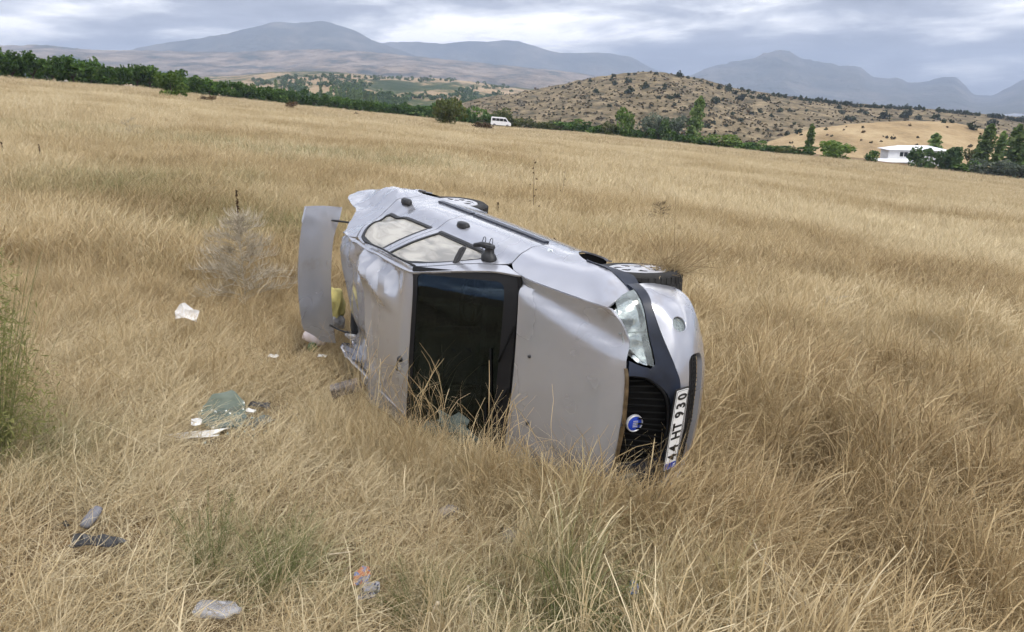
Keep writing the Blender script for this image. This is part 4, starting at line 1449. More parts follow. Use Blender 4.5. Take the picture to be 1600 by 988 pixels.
def trunk_mesh(name, h, r_, limbs, seed, spread=.8):
    g = random.Random(seed); b = MB()
    b.tube([(0, 0, -.3), (g.uniform(-.05, .05) * h, g.uniform(-.05, .05) * h, h * .5), (g.uniform(-.08, .08) * h, 0, h)], [r_ * 1.2, r_, r_ * .75], 7)
    for i in range(limbs):
        a = 2 * math.pi * (i + g.random() * .6) / limbs
        e = (math.cos(a) * spread, math.sin(a) * spread, h + spread * g.uniform(.7, 1.2))
        b.tube([(0, 0, h * .9), (e[0] * .5, e[1] * .5, h + (e[2] - h) * .45), e], [r_ * .6, r_ * .4, r_ * .15], 5)
    return new_mesh(name, b.v, b.f, True, [BARK])


def plant(name, label, cat, group, loc, crown_me, trunk_me=None, scale=1.0, rz=0.0, tilt=(0, 0), crown_name='crown', sc3=None):
    e = empty(name, loc, rz)
    e.rotation_euler = (tilt[0], tilt[1], rz)
    e.scale = sc3 if sc3 else (scale, scale, scale)
    tag(e, label, cat, group)
    link(crown_name, crown_me, e)
    if trunk_me: link('trunk', trunk_me, e)
    return e


def single(name, label, cat, group, loc, me, scale, rz=0.0):
    o = link(name, me, None, loc, (0, 0, rz))
    o.scale = scale if isinstance(scale, tuple) else (scale,) * 3
    tag(o, label, cat, group)
    return o


# orchard: three rows along the left edge of the field
orch_c = []
for i in range(6):
    P, Rn = crown_pts(760, 2.05, 2.05, 1.75, 2.55, 100 + i, 15)
    g = np.random.default_rng(300 + i)                                 # upright shoots above the crown
    sh = []
    for k in range(9):
        a = g.uniform(0, 2 * math.pi); rr = g.uniform(0, 1.5); h0 = 3.4 + g.uniform(-.5, .3); hl_ = g.uniform(.4, .95)
        for t in np.linspace(0, 1, 7): sh.append((rr * math.cos(a) + g.normal(0, .05), rr * math.sin(a) + g.normal(0, .05), h0 + t * hl_))
    P = np.vstack([P, sh]); Rn = np.concatenate([Rn, g.uniform(.3, 1, len(sh))])
    orch_c.append(leaf_mesh('orchard_crown', P, .23, 200 + i, GREEN, rnd=Rn))
orch_t = [trunk_mesh('orchard_trunk', 1.15, .13, 5, 40 + i, 1.0) for i in range(3)]
og = random.Random(5)
row_lab = ['orchard tree in the front row along the field edge', 'orchard tree in the second row behind the front trees', 'green orchard tree in a back row of the orchard']
for row in range(3):
    px = -60.0
    while px < 690:
        k = (px - 800) / F_PX / ray(px, 150).y
        De, He = field_edge(np.array([k]))
        d = float(De[0]) + 3.5 + row * 6.0 + og.uniform(-.6, .6)
        x = k * d
        sc_ = float(np.interp(px, [-60, 250, 420, 700], [1.02, 1.0, .92, .86])) * og.uniform(.88, 1.1)
        plant('orchard_tree', row_lab[row] + (' at the far left' if px < 120 else ' left of the round bush' if px < 245 else ' around the round bush' if px < 345 else ' right of the round bush' if px < 480 else ' below the poplar row' if px < 600 else ' near the olive bush'), 'tree', 'orchard trees at the field edge', (x, d, gh(x, d) - .05 - (.55 if row else 0)), og.choice(orch_c), og.choice(orch_t) if row == 0 else None, sc_, og.uniform(0, 6.28))
        px += (2.9 if row == 0 else 3.6) * F_PX / d * og.uniform(.85, 1.15)

# shared crowns
def bush_set(name, m_, n, size, seeds, flat=.8):
    o = []
    for s_ in seeds:
        P, Rn = crown_pts(n, 1, 1, flat, flat * .82, s_, 12)
        o.append(leaf_mesh(name, P, size, s_ + 1, m_, rnd=Rn))
    return o


B_GREEN = bush_set('bush_crown', GREEN, 800, .10, (11, 12, 13))
B_BRIGHT = bush_set('bush_crown', BRIGHTG, 1200, .075, (14, 15))
B_OLIVE = bush_set('bush_crown', OLIVE, 1500, .065, (21, 22))
B_DARK = bush_set('bush_crown', DARKG, 800, .10, (31, 32, 33))
B_GREY = bush_set('bush_crown', GREYG, 1000, .08, (41, 42))
B_BROWN = bush_set('bush_crown', BROWNB, 700, .08, (51, 52))
B_SCRUB = bush_set('scrub_crown', SCRUB, 220, .17, (61, 62, 63, 64), .75)
T_SMALL = trunk_mesh('bush_stem', .35, .05, 5, 91, .4)


def edge_bush(px, pb, w, h, off, meshes, label, cat='bush', group=None, trunk=True, rz=None):
    """bush whose foot shows at (px, pb), w x h photograph pixels, `off` metres from the field edge"""
    k = (px - 800) / F_PX / ray(px, pb).y
    if off < 0:                                                        # stands in the field itself
        p = gp(px, pb, 20); x, d, z = p.x, p.y, p.z
        if z > 1e3 or d > 400: raise ValueError(label)
    else:
        De, _ = field_edge(np.array([k])); d = float(De[0]) + off
        x = k * d; z = min(gh(x, d), at_depth(px, pb, d).z + .3)
    m = d / F_PX / ray(px, pb).y
    return plant('bush', label, cat, group, (x, d, z - .1), random.choice(meshes), T_SMALL if trunk else None, 1, random.uniform(0, 6), sc3=(w / 2 * m * 1.12, w / 2 * m * 1.12, h / 1.30 * m))


edge_bush(267, 154, 46, 36, -4, B_BRIGHT[:1], 'round bright green bush standing alone in front of the orchard')
edge_bush(703, 197, 50, 47, -8, B_OLIVE[:1], 'tall rounded olive bush standing alone left of the white van')
edge_bush(757, 204, 28, 15, -10, B_BROWN[:1], 'low brown shrub in the field just left of the white van')
edge_bush(315, 160, 15, 11, -8, B_BROWN[:1], 'left of two low brown shrubs near the round green bush')
edge_bush(330, 161, 14, 11, -8, B_BROWN[1:], 'right of two low brown shrubs near the round green bush')
edge_bush(455, 173, 18, 14, -12, B_BROWN[1:], 'small dark brown shrub in the field below the poplar row')
edge_bush(555, 183, 12, 8, -14, B_BROWN[:1], 'tiniest brown shrub alone in the open field')
hb = random.Random(77)
px = 660
while px < 1240:                                                       # hedge of bushes along the far edge
    w = hb.uniform(24, 40); h = hb.uniform(13, 20) * (1 if px < 1080 else .8)
    if px < 800: h *= 1.35
    kx = np.interp(px, [e[0] for e in EDGE], [e[1] for e in EDGE])
    edge_bush(px, kx + 3, w, h, 4 + hb.uniform(0, 3), hb.choice([B_GREEN, B_GREEN, B_OLIVE]), 'green hedge bush along the far field edge ' + ('left of the van' if px < 775 else 'just right of the van' if px < 880 else 'under the left foot of the stony hill' if px < 1000 else 'by the willows and leaning poplar' if px < 1110 else 'right of the leaning poplar'), group='bushes along the far field edge', trunk=False)
    px += w * .62
edge_bush(975, 218, 34, 40, 6, B_BRIGHT[:1], 'taller bright green bush rising out of the hedge below the hill')
edge_bush(1020, 224, 44, 42, 8, B_GREY[:1], 'silvery willow bush left of the leaning poplar', cat='tree')
edge_bush(1050, 228, 50, 42, 9, B_GREY[1:], 'darker silvery willow bush against the leaning poplar trunk', cat='tree')
edge_bush(1046, 228, 32, 34, 5, B_DARK[:1], 'dark shrub in front of the silvery willows')
edge_bush(1128, 232, 60, 20, 7, B_BRIGHT[1:], 'wide yellow green bush right of the leaning poplar')
edge_bush(1305, 250, 60, 27, 8, B_BRIGHT[1:], 'wide bright green bush left of the white house')
edge_bush(1252, 246, 44, 14, 8, B_GREEN[:1], 'low green bush at the foot of the slim poplar')
edge_bush(1215, 241, 40, 12, 8, B_DARK[1:2], 'low dark bush on the field edge under the golden mound')
edge_bush(1362, 252, 18, 18, 12, B_GREEN[1:2], 'small round green bush just left of the white house')
edge_bush(1442, 262, 42, 30, 5, B_DARK[:1], 'dark leafy bush covering the right corner of the white house', cat='tree')
edge_bush(1476, 268, 40, 34, 6, B_DARK[1:2], 'dark leafy bush right of the white house', cat='tree')
edge_bush(1486, 256, 26, 24, 22, B_GREEN[2:], 'green bush behind the dark bushes by the house')
edge_bush(1515, 272, 44, 20, 8, B_GREEN[1:2], 'low green bush between house and poplars')
edge_bush(1546, 278, 52, 26, 7, B_GREY[:1], 'grey green willow bush at the foot of the poplars', cat='tree')
edge_bush(1592, 284, 50, 26, 6, B_GREY[1:], 'grey green willow bush at the right end of the poplars', cat='tree')
edge_bush(1520, 258, 24, 34, 26, B_OLIVE[:1], 'brownish olive tree behind the left poplar', cat='tree')


def poplar_mesh(seed, w=.16, n=900, size=.035):
    g = np.random.default_rng(seed)
    z = g.beta(1.35, 1.25, n) * .93 + .06
    prof = np.interp(z, [.05, .2, .45, .7, .9, 1.0], [.5, .85, 1, .8, .45, .08]) * w
    a = g.uniform(0, 2 * math.pi, n); r_ = prof * np.sqrt(g.uniform(.05, 1, n)) * (1 + .5 * np.sin(z * 29 + 2.5 * np.sin(a * 2 + seed)))
    P = np.stack([r_ * np.cos(a), r_ * np.sin(a), z], 1)
    return leaf_mesh('poplar_crown', P, size, seed + 7, POPL, 1.0, up=.1)


POP = [poplar_mesh(s_, w_) for s_, w_ in ((1, .12), (2, .095), (3, .13), (4, .105))]
POP_T = trunk_mesh('poplar_trunk', .35, .012, 0, 3)


def poplar(px, pb, ptop, off, me, label, lean=0.0, group=None, wide=1.0, depth=None):
    if depth is None:
        k = (px - 800) / F_PX / ray(px, pb).y
        De, _ = field_edge(np.array([k])); d = float(De[0]) + off
    else: d = depth
    p = at_depth(px, pb, d)
    h = (pb - ptop) * d / F_PX / ray(px, pb).y
    o = plant('poplar_tree', label, 'tree', group, p - Vector((0, 0, .3)), me, POP_T, 1, random.uniform(0, .6), (0, lean), sc3=(h * wide, h * wide, h))
    return o


poplar(1078, 228, 150, 9, POP[2], 'tall poplar bent over by the wind in front of the stony hill', R(11), wide=1.0)
poplar(1263, 242, 193, 14, POP[1], 'slim lone poplar at the left foot of the golden mound', R(2), wide=1.1)
poplar(1527, 270, 193, 14, POP[0], 'leaning poplar nearest to the white house', R(9), wide=1.15)
poplar(1553, 270, 204, 18, POP[1], 'slimmest poplar of the group right of the house', R(7), wide=1.1)
poplar(1574, 280, 194, 12, POP[2], 'broad leaning poplar right of the slimmest poplar', R(8), wide=1.2)
poplar(1596, 284, 198, 12, POP[3], 'broad leaning poplar cut by the right picture edge', R(8), wide=1.3)
poplar(1457, 246, 207, 30, POP[2], 'dense dark round topped tree behind the white house', R(3), wide=1.9)
for px, pb, pt in ((502, 158, 134), (518, 160, 135), (526, 160, 135), (533, 161, 137), (545, 162, 137), (553, 163, 138), (558, 163, 140), (564, 164, 139), (573, 165, 142), (579, 166, 144), (588, 166, 147), (486, 156, 142)):
    poplar(px, pb, pt, 0, random.choice(POP), 'dark slender poplar in the far row beyond the orchard', 0, 'row of poplars beyond the orchard', 1.0, depth=640)
poplar(432, 146, 124, 0, POP[1], 'lone dark poplar far behind the orchard', 0, None, 1.2, depth=640)

# bushes dotted over the two hills
def hill_bush(px, py, w, label='dark green bush on the stony hillside', group='bushes dotted over the stony hill', meshes=None, hh=.8):
    best = None
    for nm in ('golden_mound', 'stony_hill'):
        p = on_hill(nm, px, py)
        if p is not None and (best is None or p.y < best.y): best = p
    if best is None: return None
    r_ = w / 2 * best.y / F_PX * 1.05
    if 'stony hillside' in label:
        where = 'on the left shoulder' if px < 960 else 'near the summit' if px < 1075 and py < 150 else 'on the middle slope' if px < 1090 else 'beside the leaning poplar' if px < 1140 else 'on the right shoulder' if px < 1215 else 'on the far right flank'
        where2 = 'high up ' if py < 140 else 'half way up ' if py < 168 else 'low down '
        size = 'tiny' if w < 4 else 'small' if w < 7 else 'medium' if w < 11 else 'large'
        label = size + label.replace('small', '').replace('dark', ' dark') .replace('  ', ' ').replace(' on the stony hillside', '') + ' ' + where2 + where + ' of the stony hill' if 'poplar' not in where else size + ' ' + label.replace('small ', '').replace(' on the stony hillside', '') + ' ' + where2 + 'the stony hill ' + where
        label = label.replace('tinybrown', 'tiny brown').replace('smallbrown', 'small brown')
    return single('hill_bush', label, 'bush', group, best - Vector((0, 0, r_ * .25)), random.choice(meshes or B_SCRUB), (r_, r_, r_ * hh * 1.35), random.uniform(0, 6))


for px, py, w in ((922, 128, 7), (958, 121, 8), (956, 126, 8), (982, 118, 6), (991, 117, 5), (981, 130, 12), (961, 133, 10), (1007, 139, 15), (984, 146, 16), (1039, 136, 8),
                  (1038, 140, 7), (1029, 155, 8), (1046, 155, 9), (1057, 153, 11), (1025, 117, 7), (1062, 120, 12), (952, 167, 7), (931, 145, 10), (1124, 140, 11), (1139, 143, 15),
                  (1149, 148, 11), (1159, 157, 17), (1119, 162, 16), (1101, 167, 9), (1174, 154, 9), (1190, 155, 13), (1197, 158, 11), (1159, 141, 7), (1169, 144, 8), (1177, 147, 8),
                  (1187, 176, 9), (1175, 179, 7), (1144, 180, 8), (1114, 194, 9), (1135, 198, 7), (1105, 200, 11), (1157, 190, 9), (1183, 205, 8), (1220, 176, 11), (1234, 175, 8),
                  (1311, 170, 9), (1314, 178, 10), (1205, 183, 8), (1324, 188, 11), (1331, 190, 14), (1344, 176, 9), (1353, 179, 9), (1382, 186, 18), (1412, 185, 14), (1420, 181, 14),
                  (1434, 187, 11), (1462, 187, 14), (1474, 192, 9), (1517, 202, 17), (1549, 196, 17), (1486, 192, 9), (1229, 212, 9), (1248, 209, 12), (1085, 124, 5), (1075, 123, 6),
                  (1095, 128, 5), (1105, 131, 6), (1112, 134, 6), (905, 131, 5), (893, 133, 5), (880, 137, 5), (868, 139, 4)):
    hill_bush(px, py, w * .95)
hb = random.Random(9)
for (x0, y0, x1, y1, n, w) in ((1208, 149, 1250, 155, 5, 8), (1252, 155, 1327, 164, 13, 8), (1333, 166, 1442, 171, 18, 8), (1466, 174, 1530, 180, 11, 8), (1545, 182, 1612, 192, 10, 9)):
    for i in range(n):
        t = (i + hb.uniform(-.2, .2)) / (n - 1)
        hill_bush(x0 + (x1 - x0) * t, y0 + (y1 - y0) * t + 1.5, w * hb.uniform(.75, 1.2), 'dark tree in the line along the far hill crest', 'trees lined along the hill crest', hh=.9)
for i in range(85):
    px = hb.uniform(760, 1330); py = hb.uniform(120, 215)
    hill_bush(px, py, hb.uniform(2.6, 6), 'small brownish scrub bush on the stony hillside', 'small scrub on the stony hill', hb.choice([B_SCRUB, B_BROWN]))
for px, py, w in ((1292, 212, 4), (1348, 208, 7), (1345, 220, 4), (1422, 197, 5), (1318, 204, 4), (1380, 214, 3), (1266, 216, 4), (1480, 200, 4)):
    hill_bush(px, py, w, 'small dry brown bush on the golden mound', 'small dry bushes on the golden mound', B_BROWN)

# woods in the valley that read as one mass
def valley_wood():
    g = np.random.default_rng(4)
    P = []; 
    for i in range(1500):
        px = g.uniform(395, 800); py = g.uniform(120, 172)
        dens = fbm(np.array([px / 46.0]), np.array([py / 11.0]), 14, 3)[0]
        if dens < .50: continue
        p = on_hill('plateau', px, py)
        if p is None or p.y > 1650: continue
        r_ = g.uniform(2.0, 4.2)
        q, _ = crown_pts(40, r_, r_, r_ * .9, r_ * .6, 1000 + i, 5)
        P.append(q + np.array(p))
    me = leaf_mesh('valley_wood', np.vstack(P), 1.1, 5, DARKG)
    o = link('valley_wood', me); tag(o, 'far off woods and orchards in the valley', kind='stuff')


valley_wood()

# fine scrub over the stony hill, too small to count
def hill_scrub():
    g = np.random.default_rng(8); P = []; Rn = []
    for i in range(5200):
        px = g.uniform(720, 1620); py = g.uniform(112, 232)
        best = None
        for nm in ('golden_mound', 'stony_hill'):
            p = on_hill(nm, px, py)
            if p is not None and (best is None or p.y < best[0].y): best = (p, nm)
        if best is None or (best[1] == 'golden_mound' and g.random() > .04): continue
        p = best[0]
        cl_ = vnoise(np.array([px / 17.0]), np.array([py / 6.0]), 5)[0]
        if cl_ < .38 and g.random() < .75: continue
        r_ = min(1.6, .30 * math.exp(g.normal(.35, .55)))
        k = 9
        P.append(np.array(p) + g.normal(size=(k, 3)) * np.array([r_ * .6, r_ * .6, r_ * .35]) + [0, 0, r_ * .4]); Rn.append(np.full(k, g.random()) + g.normal(0, .1, k))
    me = leaf_mesh('hillside_scrub', np.vstack(P), .55, 6, leaf_mat('low_scrub', (0.035, 0.032, 0.016), (0.12, 0.09, 0.045), (0.16, 0.13, 0.07)), rnd=np.clip(np.concatenate(Rn), 0, 1))
    o = link('hillside_scrub', me); tag(o, 'low dry scrub scattered over the stony hill', kind='stuff')


hill_scrub()

# ------------------------------------------------------------------ white house beyond the field
def house():
    wallm = mat('white_render', (0.68, 0.69, 0.71), 0.8, var=0.05, vscale=1.5)
    roofm = mat('white_sheet_roof', (0.80, 0.81, 0.84), 0.5, var=0.04, vscale=2)
    dark = mat('window_dark', (0.03, 0.035, 0.04), 0.15)
    fram = mat('window_frame_white', (0.75, 0.75, 0.76), 0.5)
    d = 196.0
    px0, py0 = 1386.5, 256.0
    m = d / F_PX / ray(px0, py0).y
    p = at_depth(px0, py0, d)
    e = empty('white_house', p + Vector((0, 0, -2.5)), R(-10))
    tag(e, 'white two storey house with white roof beyond the right field edge', 'house')
    W, D_, H = 13.6, 7.0, 3.0 + 27.5 * m - .9
    b = MB(); b.box((0, 0, 0), (W, D_, H - .6)); b.build('wall', wallm, e)
    b = MB()                                                           # low hip roof with overhang
    o = .7
    z0, z1 = H - .6, H + .35
    b.add([(-o, -o, z0), (W + o, -o, z0 - .25), (W + o, D_ + o, z0 - .25), (-o, D_ + o, z0), (-o, -o, z0 + .12), (W + o, -o, z0 - .1), (W + o, D_ + o, z0 - .1), (-o, D_ + o, z0 + .12), (3.0, D_ / 2, z1), (W - 3.5, D_ / 2, z1)],
          [(3, 2, 1, 0), (0, 1, 5, 4), (1, 2, 6, 5), (2, 3, 7, 6), (3, 0, 4, 7), (4, 5, 9, 8), (5, 6, 9), (6, 7, 8, 9), (7, 4, 8)])
    b.build('roof', roofm, e)
    b = MB(); b.box((-2.8, -3.0, 0), (6.6, -.01, 3.0)); b.build('porch_wall', wallm, e)
    b = MB()
    b.add([(-3.3, -3.5, 3.02), (7.0, -3.5, 3.02), (7.0, -.02, 3.65), (-3.3, -.02, 3.65), (-3.3, -3.5, 3.16), (7.0, -3.5, 3.16), (7.0, -.02, 3.8), (-3.3, -.02, 3.8)], [(3, 2, 1, 0), (4, 5, 6, 7), (0, 1, 5, 4), (1, 2, 6, 5), (2, 3, 7, 6), (3, 0, 4, 7)])
    b.build('porch_roof', roofm, e)
    wz = H - 3.4
    for x0, w_ in ((2.5, 2.1), (9.6, 1.4)):
        f = MB()
        z_, h_ = H - 2.35, 1.3
        f.box((x0, -.07, z_), (x0 + w_, -.004, z_ + .1)); f.box((x0, -.07, z_ + h_ - .1), (x0 + w_, -.004, z_ + h_)); 
        for q in (x0, x0 + w_ / 2 - .06, x0 + w_ - .12): f.box((q, -.068, z_ + .1), (q + .12, -.005, z_ + h_ - .1))
        wn = f.build('window', fram, e)
        for q in (x0 + .12, x0 + w_ / 2 + .06):
            g_ = MB(); g_.box((q + .003, -.03, z_ + .103), (q + w_ / 2 - .183, -.006, z_ + h_ - .103)); g_.build('pane', dark, wn)
    b = MB(); b.box((.8, -3.06, .0), (1.7, -3.002, 2.1)); b.build('door', mat('door_brown', (.12, .07, .04), .6), e)


house()

# ------------------------------------------------------------------ white minibus on the road along the field edge
def minibus():
    white = mat('van_white', (0.80, 0.80, 0.81), 0.3, coat=.5)
    dark = mat('van_glass', (0.015, 0.018, 0.02), 0.08)
    d = 212.0
    p = at_depth(782, 194.5, d)
    e = empty('white_minibus', p + Vector((0, 0, -.6)), R(4))
    e.rotation_euler = (0, R(5.0), R(4))
    tag(e, 'white minibus with dark windows on the road beyond the field', 'van')
    L_ = 5.4; w = .98
    prof = [(-2.7, .35), (-2.72, 1.0), (-2.62, 2.25), (-2.5, 2.42), (.95, 2.45), (1.25, 2.36), (2.02, 1.42), (2.62, 1.18), (2.72, .95), (2.72, .38)]
    b = MB(); b.prism([(x, z) for x, z in prof], -w, w, Matrix.Rotation(R(90), 4, 'X'))
    body = b.build('body', white, e); add_bevel(body, .06, 2)
    for sg in (-1, 1):
        for x0, x1 in ((-2.4, -1.45), (-1.38, -.45), (-.38, .55)):
            b = MB(); b.box((x0, sg * w - .01, 1.42), (x1, sg * w + .012, 2.12)); b.build('window', dark, e)
        b = MB(); b.prism([(.62, 1.42), (1.72, 1.42), (1.20, 2.1), (.62, 2.12)], -.012, .012, Matrix.Translation((0, sg * w, 0)) @ Matrix.Rotation(R(90), 4, 'X')); b.build('cab_window', dark, e)
    b = MB(); b.add([(2.06, -.85, 1.45), (2.06, .85, 1.45), (1.30, .78, 2.36), (1.30, -.78, 2.36)], [(0, 1, 2, 3)])
    b.v = [(x + .03, y, z + .02) for x, y, z in b.v]; b.build('windscreen', dark, e)
    for x in (-1.75, 1.75):
        for sg in (-1, 1):
            Mw = Matrix.Translation((x, sg * (w - .02), .35)) @ Matrix.Rotation(R(-90 * sg), 4, 'X')
            b = MB(); b.lathe([(.001, .02), (.2, .02), (.21, .035), (.33, .03), (.35, .0), (.35, -.2)], 20, Mw); b.build('wheel', RUBBER, e, smooth=True, auto=40)
    for sg in (-1, 1):
        b = MB(); b.box((2.55, sg * .72 - .17, .86), (2.735, sg * .72 + .17, 1.10)); b.build('headlight', REFL, e)
        b = MB(); b.box((1.35, sg * 1.06 - .05, 1.42), (1.5, sg * 1.06 + .09, 1.75)); b.build('door_mirror', BLACK, e)


minibus()


# ------------------------------------------------------------------ dry grass
def straw_mat(name, root, mid, pale, green, trans=.2):
    m_ = bpy.data.materials.new(name); m_.use_nodes = True
    nt = m_.node_tree; N, L = nt.nodes, nt.links
    b = N['Principled BSDF']; out = N['Material Output']
    b.inputs['Roughness'].default_value = .62; b.inputs['Specular IOR Level'].default_value = .28
    def attr(n, inst=False):
        a = N.new('ShaderNodeAttribute'); a.attribute_name = n
        if inst: a.attribute_type = 'INSTANCER'
        return a.outputs['Fac']
    def m(op, a, b_):
        n = N.new('ShaderNodeMath'); n.operation = op; n.use_clamp = True
        for i, v in enumerate((a, b_)):
            if isinstance(v, (int, float)): n.inputs[i].default_value = v
            else: L.new(v, n.inputs[i])
        return n.outputs[0]
    def mix(f, a, b_):
        n = N.new('ShaderNodeMix'); n.data_type = 'RGBA'
        L.new(f, n.inputs['Factor'])
        for i, v in ((6, a), (7, b_)):
            if isinstance(v, tuple): n.inputs[i].default_value = (*v, 1)
            else: L.new(v, n.inputs[i])
        return n.outputs[2]
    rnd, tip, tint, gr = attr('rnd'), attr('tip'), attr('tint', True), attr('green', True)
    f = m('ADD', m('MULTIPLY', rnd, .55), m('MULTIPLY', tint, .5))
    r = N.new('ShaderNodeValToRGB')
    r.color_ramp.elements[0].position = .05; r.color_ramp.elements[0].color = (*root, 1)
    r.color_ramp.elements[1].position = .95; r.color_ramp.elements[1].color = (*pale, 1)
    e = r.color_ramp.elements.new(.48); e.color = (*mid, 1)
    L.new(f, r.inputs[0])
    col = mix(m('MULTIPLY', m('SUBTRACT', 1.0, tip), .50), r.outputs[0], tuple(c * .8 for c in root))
    gcol = mix(rnd, green, tuple(min(1, c * 1.9) for c in green))
    col = mix(gr, col, gcol)
    L.new(col, b.inputs['Base Color'])
    t = N.new('ShaderNodeBsdfTranslucent'); L.new(col, t.inputs['Color'])
    mx = N.new('ShaderNodeMixShader'); mx.inputs[0].default_value = trans
    L.new(b.outputs[0], mx.inputs[1]); L.new(t.outputs[0], mx.inputs[2]); L.new(mx.outputs[0], out.inputs['Surface'])
    return m_


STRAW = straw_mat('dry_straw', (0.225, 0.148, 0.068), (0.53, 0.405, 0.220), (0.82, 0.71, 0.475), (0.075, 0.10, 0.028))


def blades(n, radius, h, width, tilt, droop, seed, segs=4, lean=0.0, head=0.0, lie=0.0, wob=.15, bendp=1.6):
    """ribbon blades of one tuft -> vertices, faces, per-vertex rnd and tip"""
    g = np.random.default_rng(seed)
    a = g.uniform(0, 2 * np.pi, n); rr = radius * np.sqrt(g.random(n))
    P = np.stack([rr * np.cos(a), rr * np.sin(a), np.full(n, -.02) + lie * g.random(n)], 1)
    az = a * .5 + g.uniform(-np.pi, np.pi, n); 
    th = np.abs(g.normal(tilt[0], tilt[1], n)); dr = g.uniform(droop[0], droop[1], n)
    H = g.uniform(h[0], h[1], n); W = width * g.uniform(.6, 1.35, n)
    fa = g.uniform(0, np.pi, n); rn = np.clip(g.normal(.5, .24, n), 0, 1); hd = g.random(n) < head
    V = np.zeros((n, segs + 1, 2, 3)); T = np.zeros((n, segs + 1, 2))
    p = P.copy()
    for i in range(segs + 1):
        s = i / segs
        ang = th + dr * s ** bendp
        d = np.stack([np.sin(ang) * np.cos(az), np.sin(ang) * np.sin(az), np.cos(ang)], 1)
        d[:, 0] += lean * s
        side = np.stack([-np.sin(az + fa * .5), np.cos(az + fa * .5), .25 * np.sin(fa)], 1)
        w = W * (1 - .75 * s)
        w = np.where(hd & (s > .70), W * 1.5 * (1.25 - s) * 2, w)
        V[:, i, 0] = p - side * w[:, None] / 2; V[:, i, 1] = p + side * w[:, None] / 2
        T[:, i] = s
        p = p + d * (H / segs)[:, None]
        az = az + g.normal(0, wob, n)
    p_ = V.reshape(-1, 3)
    b = (np.arange(n) * (segs + 1) * 2)[:, None]
    q = np.concatenate([b + np.array([[2*i, 2*i+1, 2*i+3, 2*i+2]]) for i in range(segs)], 0)
    return p_, q, np.repeat(rn, (segs + 1) * 2), T.reshape(-1)


def scatter(name, label, protos, P, rot, sc, idx, tint, green, material):
    """ONE object: tuft prototypes plus points carrying rotation, scale and colour; geometry nodes place the tufts"""
    npt = len(P)
    Vs = [P]; Fs = []; pid = [np.full(npt, -1)]; rn = [np.zeros(npt)]; tp = [np.zeros(npt)]; b = npt
    for k, (v, f, r_, t_) in enumerate(protos):
        Vs.append(v); Fs.append(f + b); pid.append(np.full(len(v), k)); rn.append(r_); tp.append(t_); b += len(v)
    V = np.vstack(Vs); Fq = np.vstack(Fs)
    me = bpy.data.meshes.new(name)
    me.vertices.add(len(V)); me.vertices.foreach_set('co', V.astype(np.float32).ravel())
    n = len(Fq)
    me.loops.add(4 * n); me.loops.foreach_set('vertex_index', Fq.astype(np.int32).ravel())
    me.polygons.add(n); me.polygons.foreach_set('loop_start', np.arange(0, 4 * n, 4, dtype=np.int32))
    try: me.polygons.foreach_set('loop_total', np.full(n, 4, np.int32))
    except Exception: pass
    me.update(calc_edges=True)
    me.shade_smooth()
    def put(nm, typ, arr, key='value'):
        me.attributes.new(nm, typ, 'POINT').data.foreach_set(key, arr)
    ext = lambda a: np.concatenate([a, np.zeros(len(V) - npt)]).astype(np.float32)
    put('pid', 'INT', np.concatenate(pid).astype(np.int32))
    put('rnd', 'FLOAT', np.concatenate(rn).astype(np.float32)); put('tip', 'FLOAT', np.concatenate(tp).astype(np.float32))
    put('tint', 'FLOAT', ext(tint)); put('green', 'FLOAT', ext(green)); put('sc', 'FLOAT', ext(sc))
    put('kind_index', 'INT', np.concatenate([idx, np.full(len(V) - npt, -1)]).astype(np.int32))
    rv = np.zeros((len(V), 3), np.float32); rv[:npt] = rot
    put('rot', 'FLOAT_VECTOR', rv.ravel(), 'vector')
    me.materials.append(material)
    o = link(name, me)
    ng = bpy.data.node_groups.new(name + '_nodes', 'GeometryNodeTree')
    ng.interface.new_socket('Geometry', in_out='INPUT', socket_type='NodeSocketGeometry')
    ng.interface.new_socket('Geometry', in_out='OUTPUT', socket_type='NodeSocketGeometry')
    N, L = ng.nodes, ng.links
    gi = N.new('NodeGroupInput'); go = N.new('NodeGroupOutput')
    def named(nm, typ):
        a = N.new('GeometryNodeInputNamedAttribute'); a.data_type = typ; a.inputs['Name'].default_value = nm; return a.outputs['Attribute']
    def eq(src, val):
        c = N.new('FunctionNodeCompare'); c.data_type = 'INT'; c.operation = 'EQUAL'
        L.new(src, c.inputs[2]); c.inputs[3].default_value = val; return c.outputs[0]
    pidn = named('pid', 'INT'); kin = named('kind_index', 'INT'); rotn = named('rot', 'FLOAT_VECTOR'); scn = named('sc', 'FLOAT')
    def sep(val):
        s = N.new('GeometryNodeSeparateGeometry'); s.domain = 'POINT'
        L.new(gi.outputs[0], s.inputs['Geometry']); L.new(eq(pidn, val), s.inputs['Selection']); return s.outputs['Selection']
    pts = sep(-1)
    join = N.new('GeometryNodeJoinGeometry')
    e2r = N.new('FunctionNodeEulerToRotation'); L.new(rotn, e2r.inputs[0])
    for k in range(len(protos)):
        ti = N.new('GeometryNodeGeometryToInstance'); L.new(sep(k), ti.inputs[0])
        iop = N.new('GeometryNodeInstanceOnPoints')
        L.new(pts, iop.inputs['Points']); L.new(eq(kin, k), iop.inputs['Selection']); L.new(ti.outputs[0], iop.inputs['Instance'])
        L.new(e2r.outputs[0], iop.inputs['Rotation']); L.new(scn, iop.inputs['Scale'])
        L.new(iop.outputs[0], join.inputs[0])
    L.new(join.outputs[0], go.inputs[0])
    md = o.modifiers.new('tufts', 'NODES'); md.node_group = ng
    tag(o, label, kind='stuff')
    return o


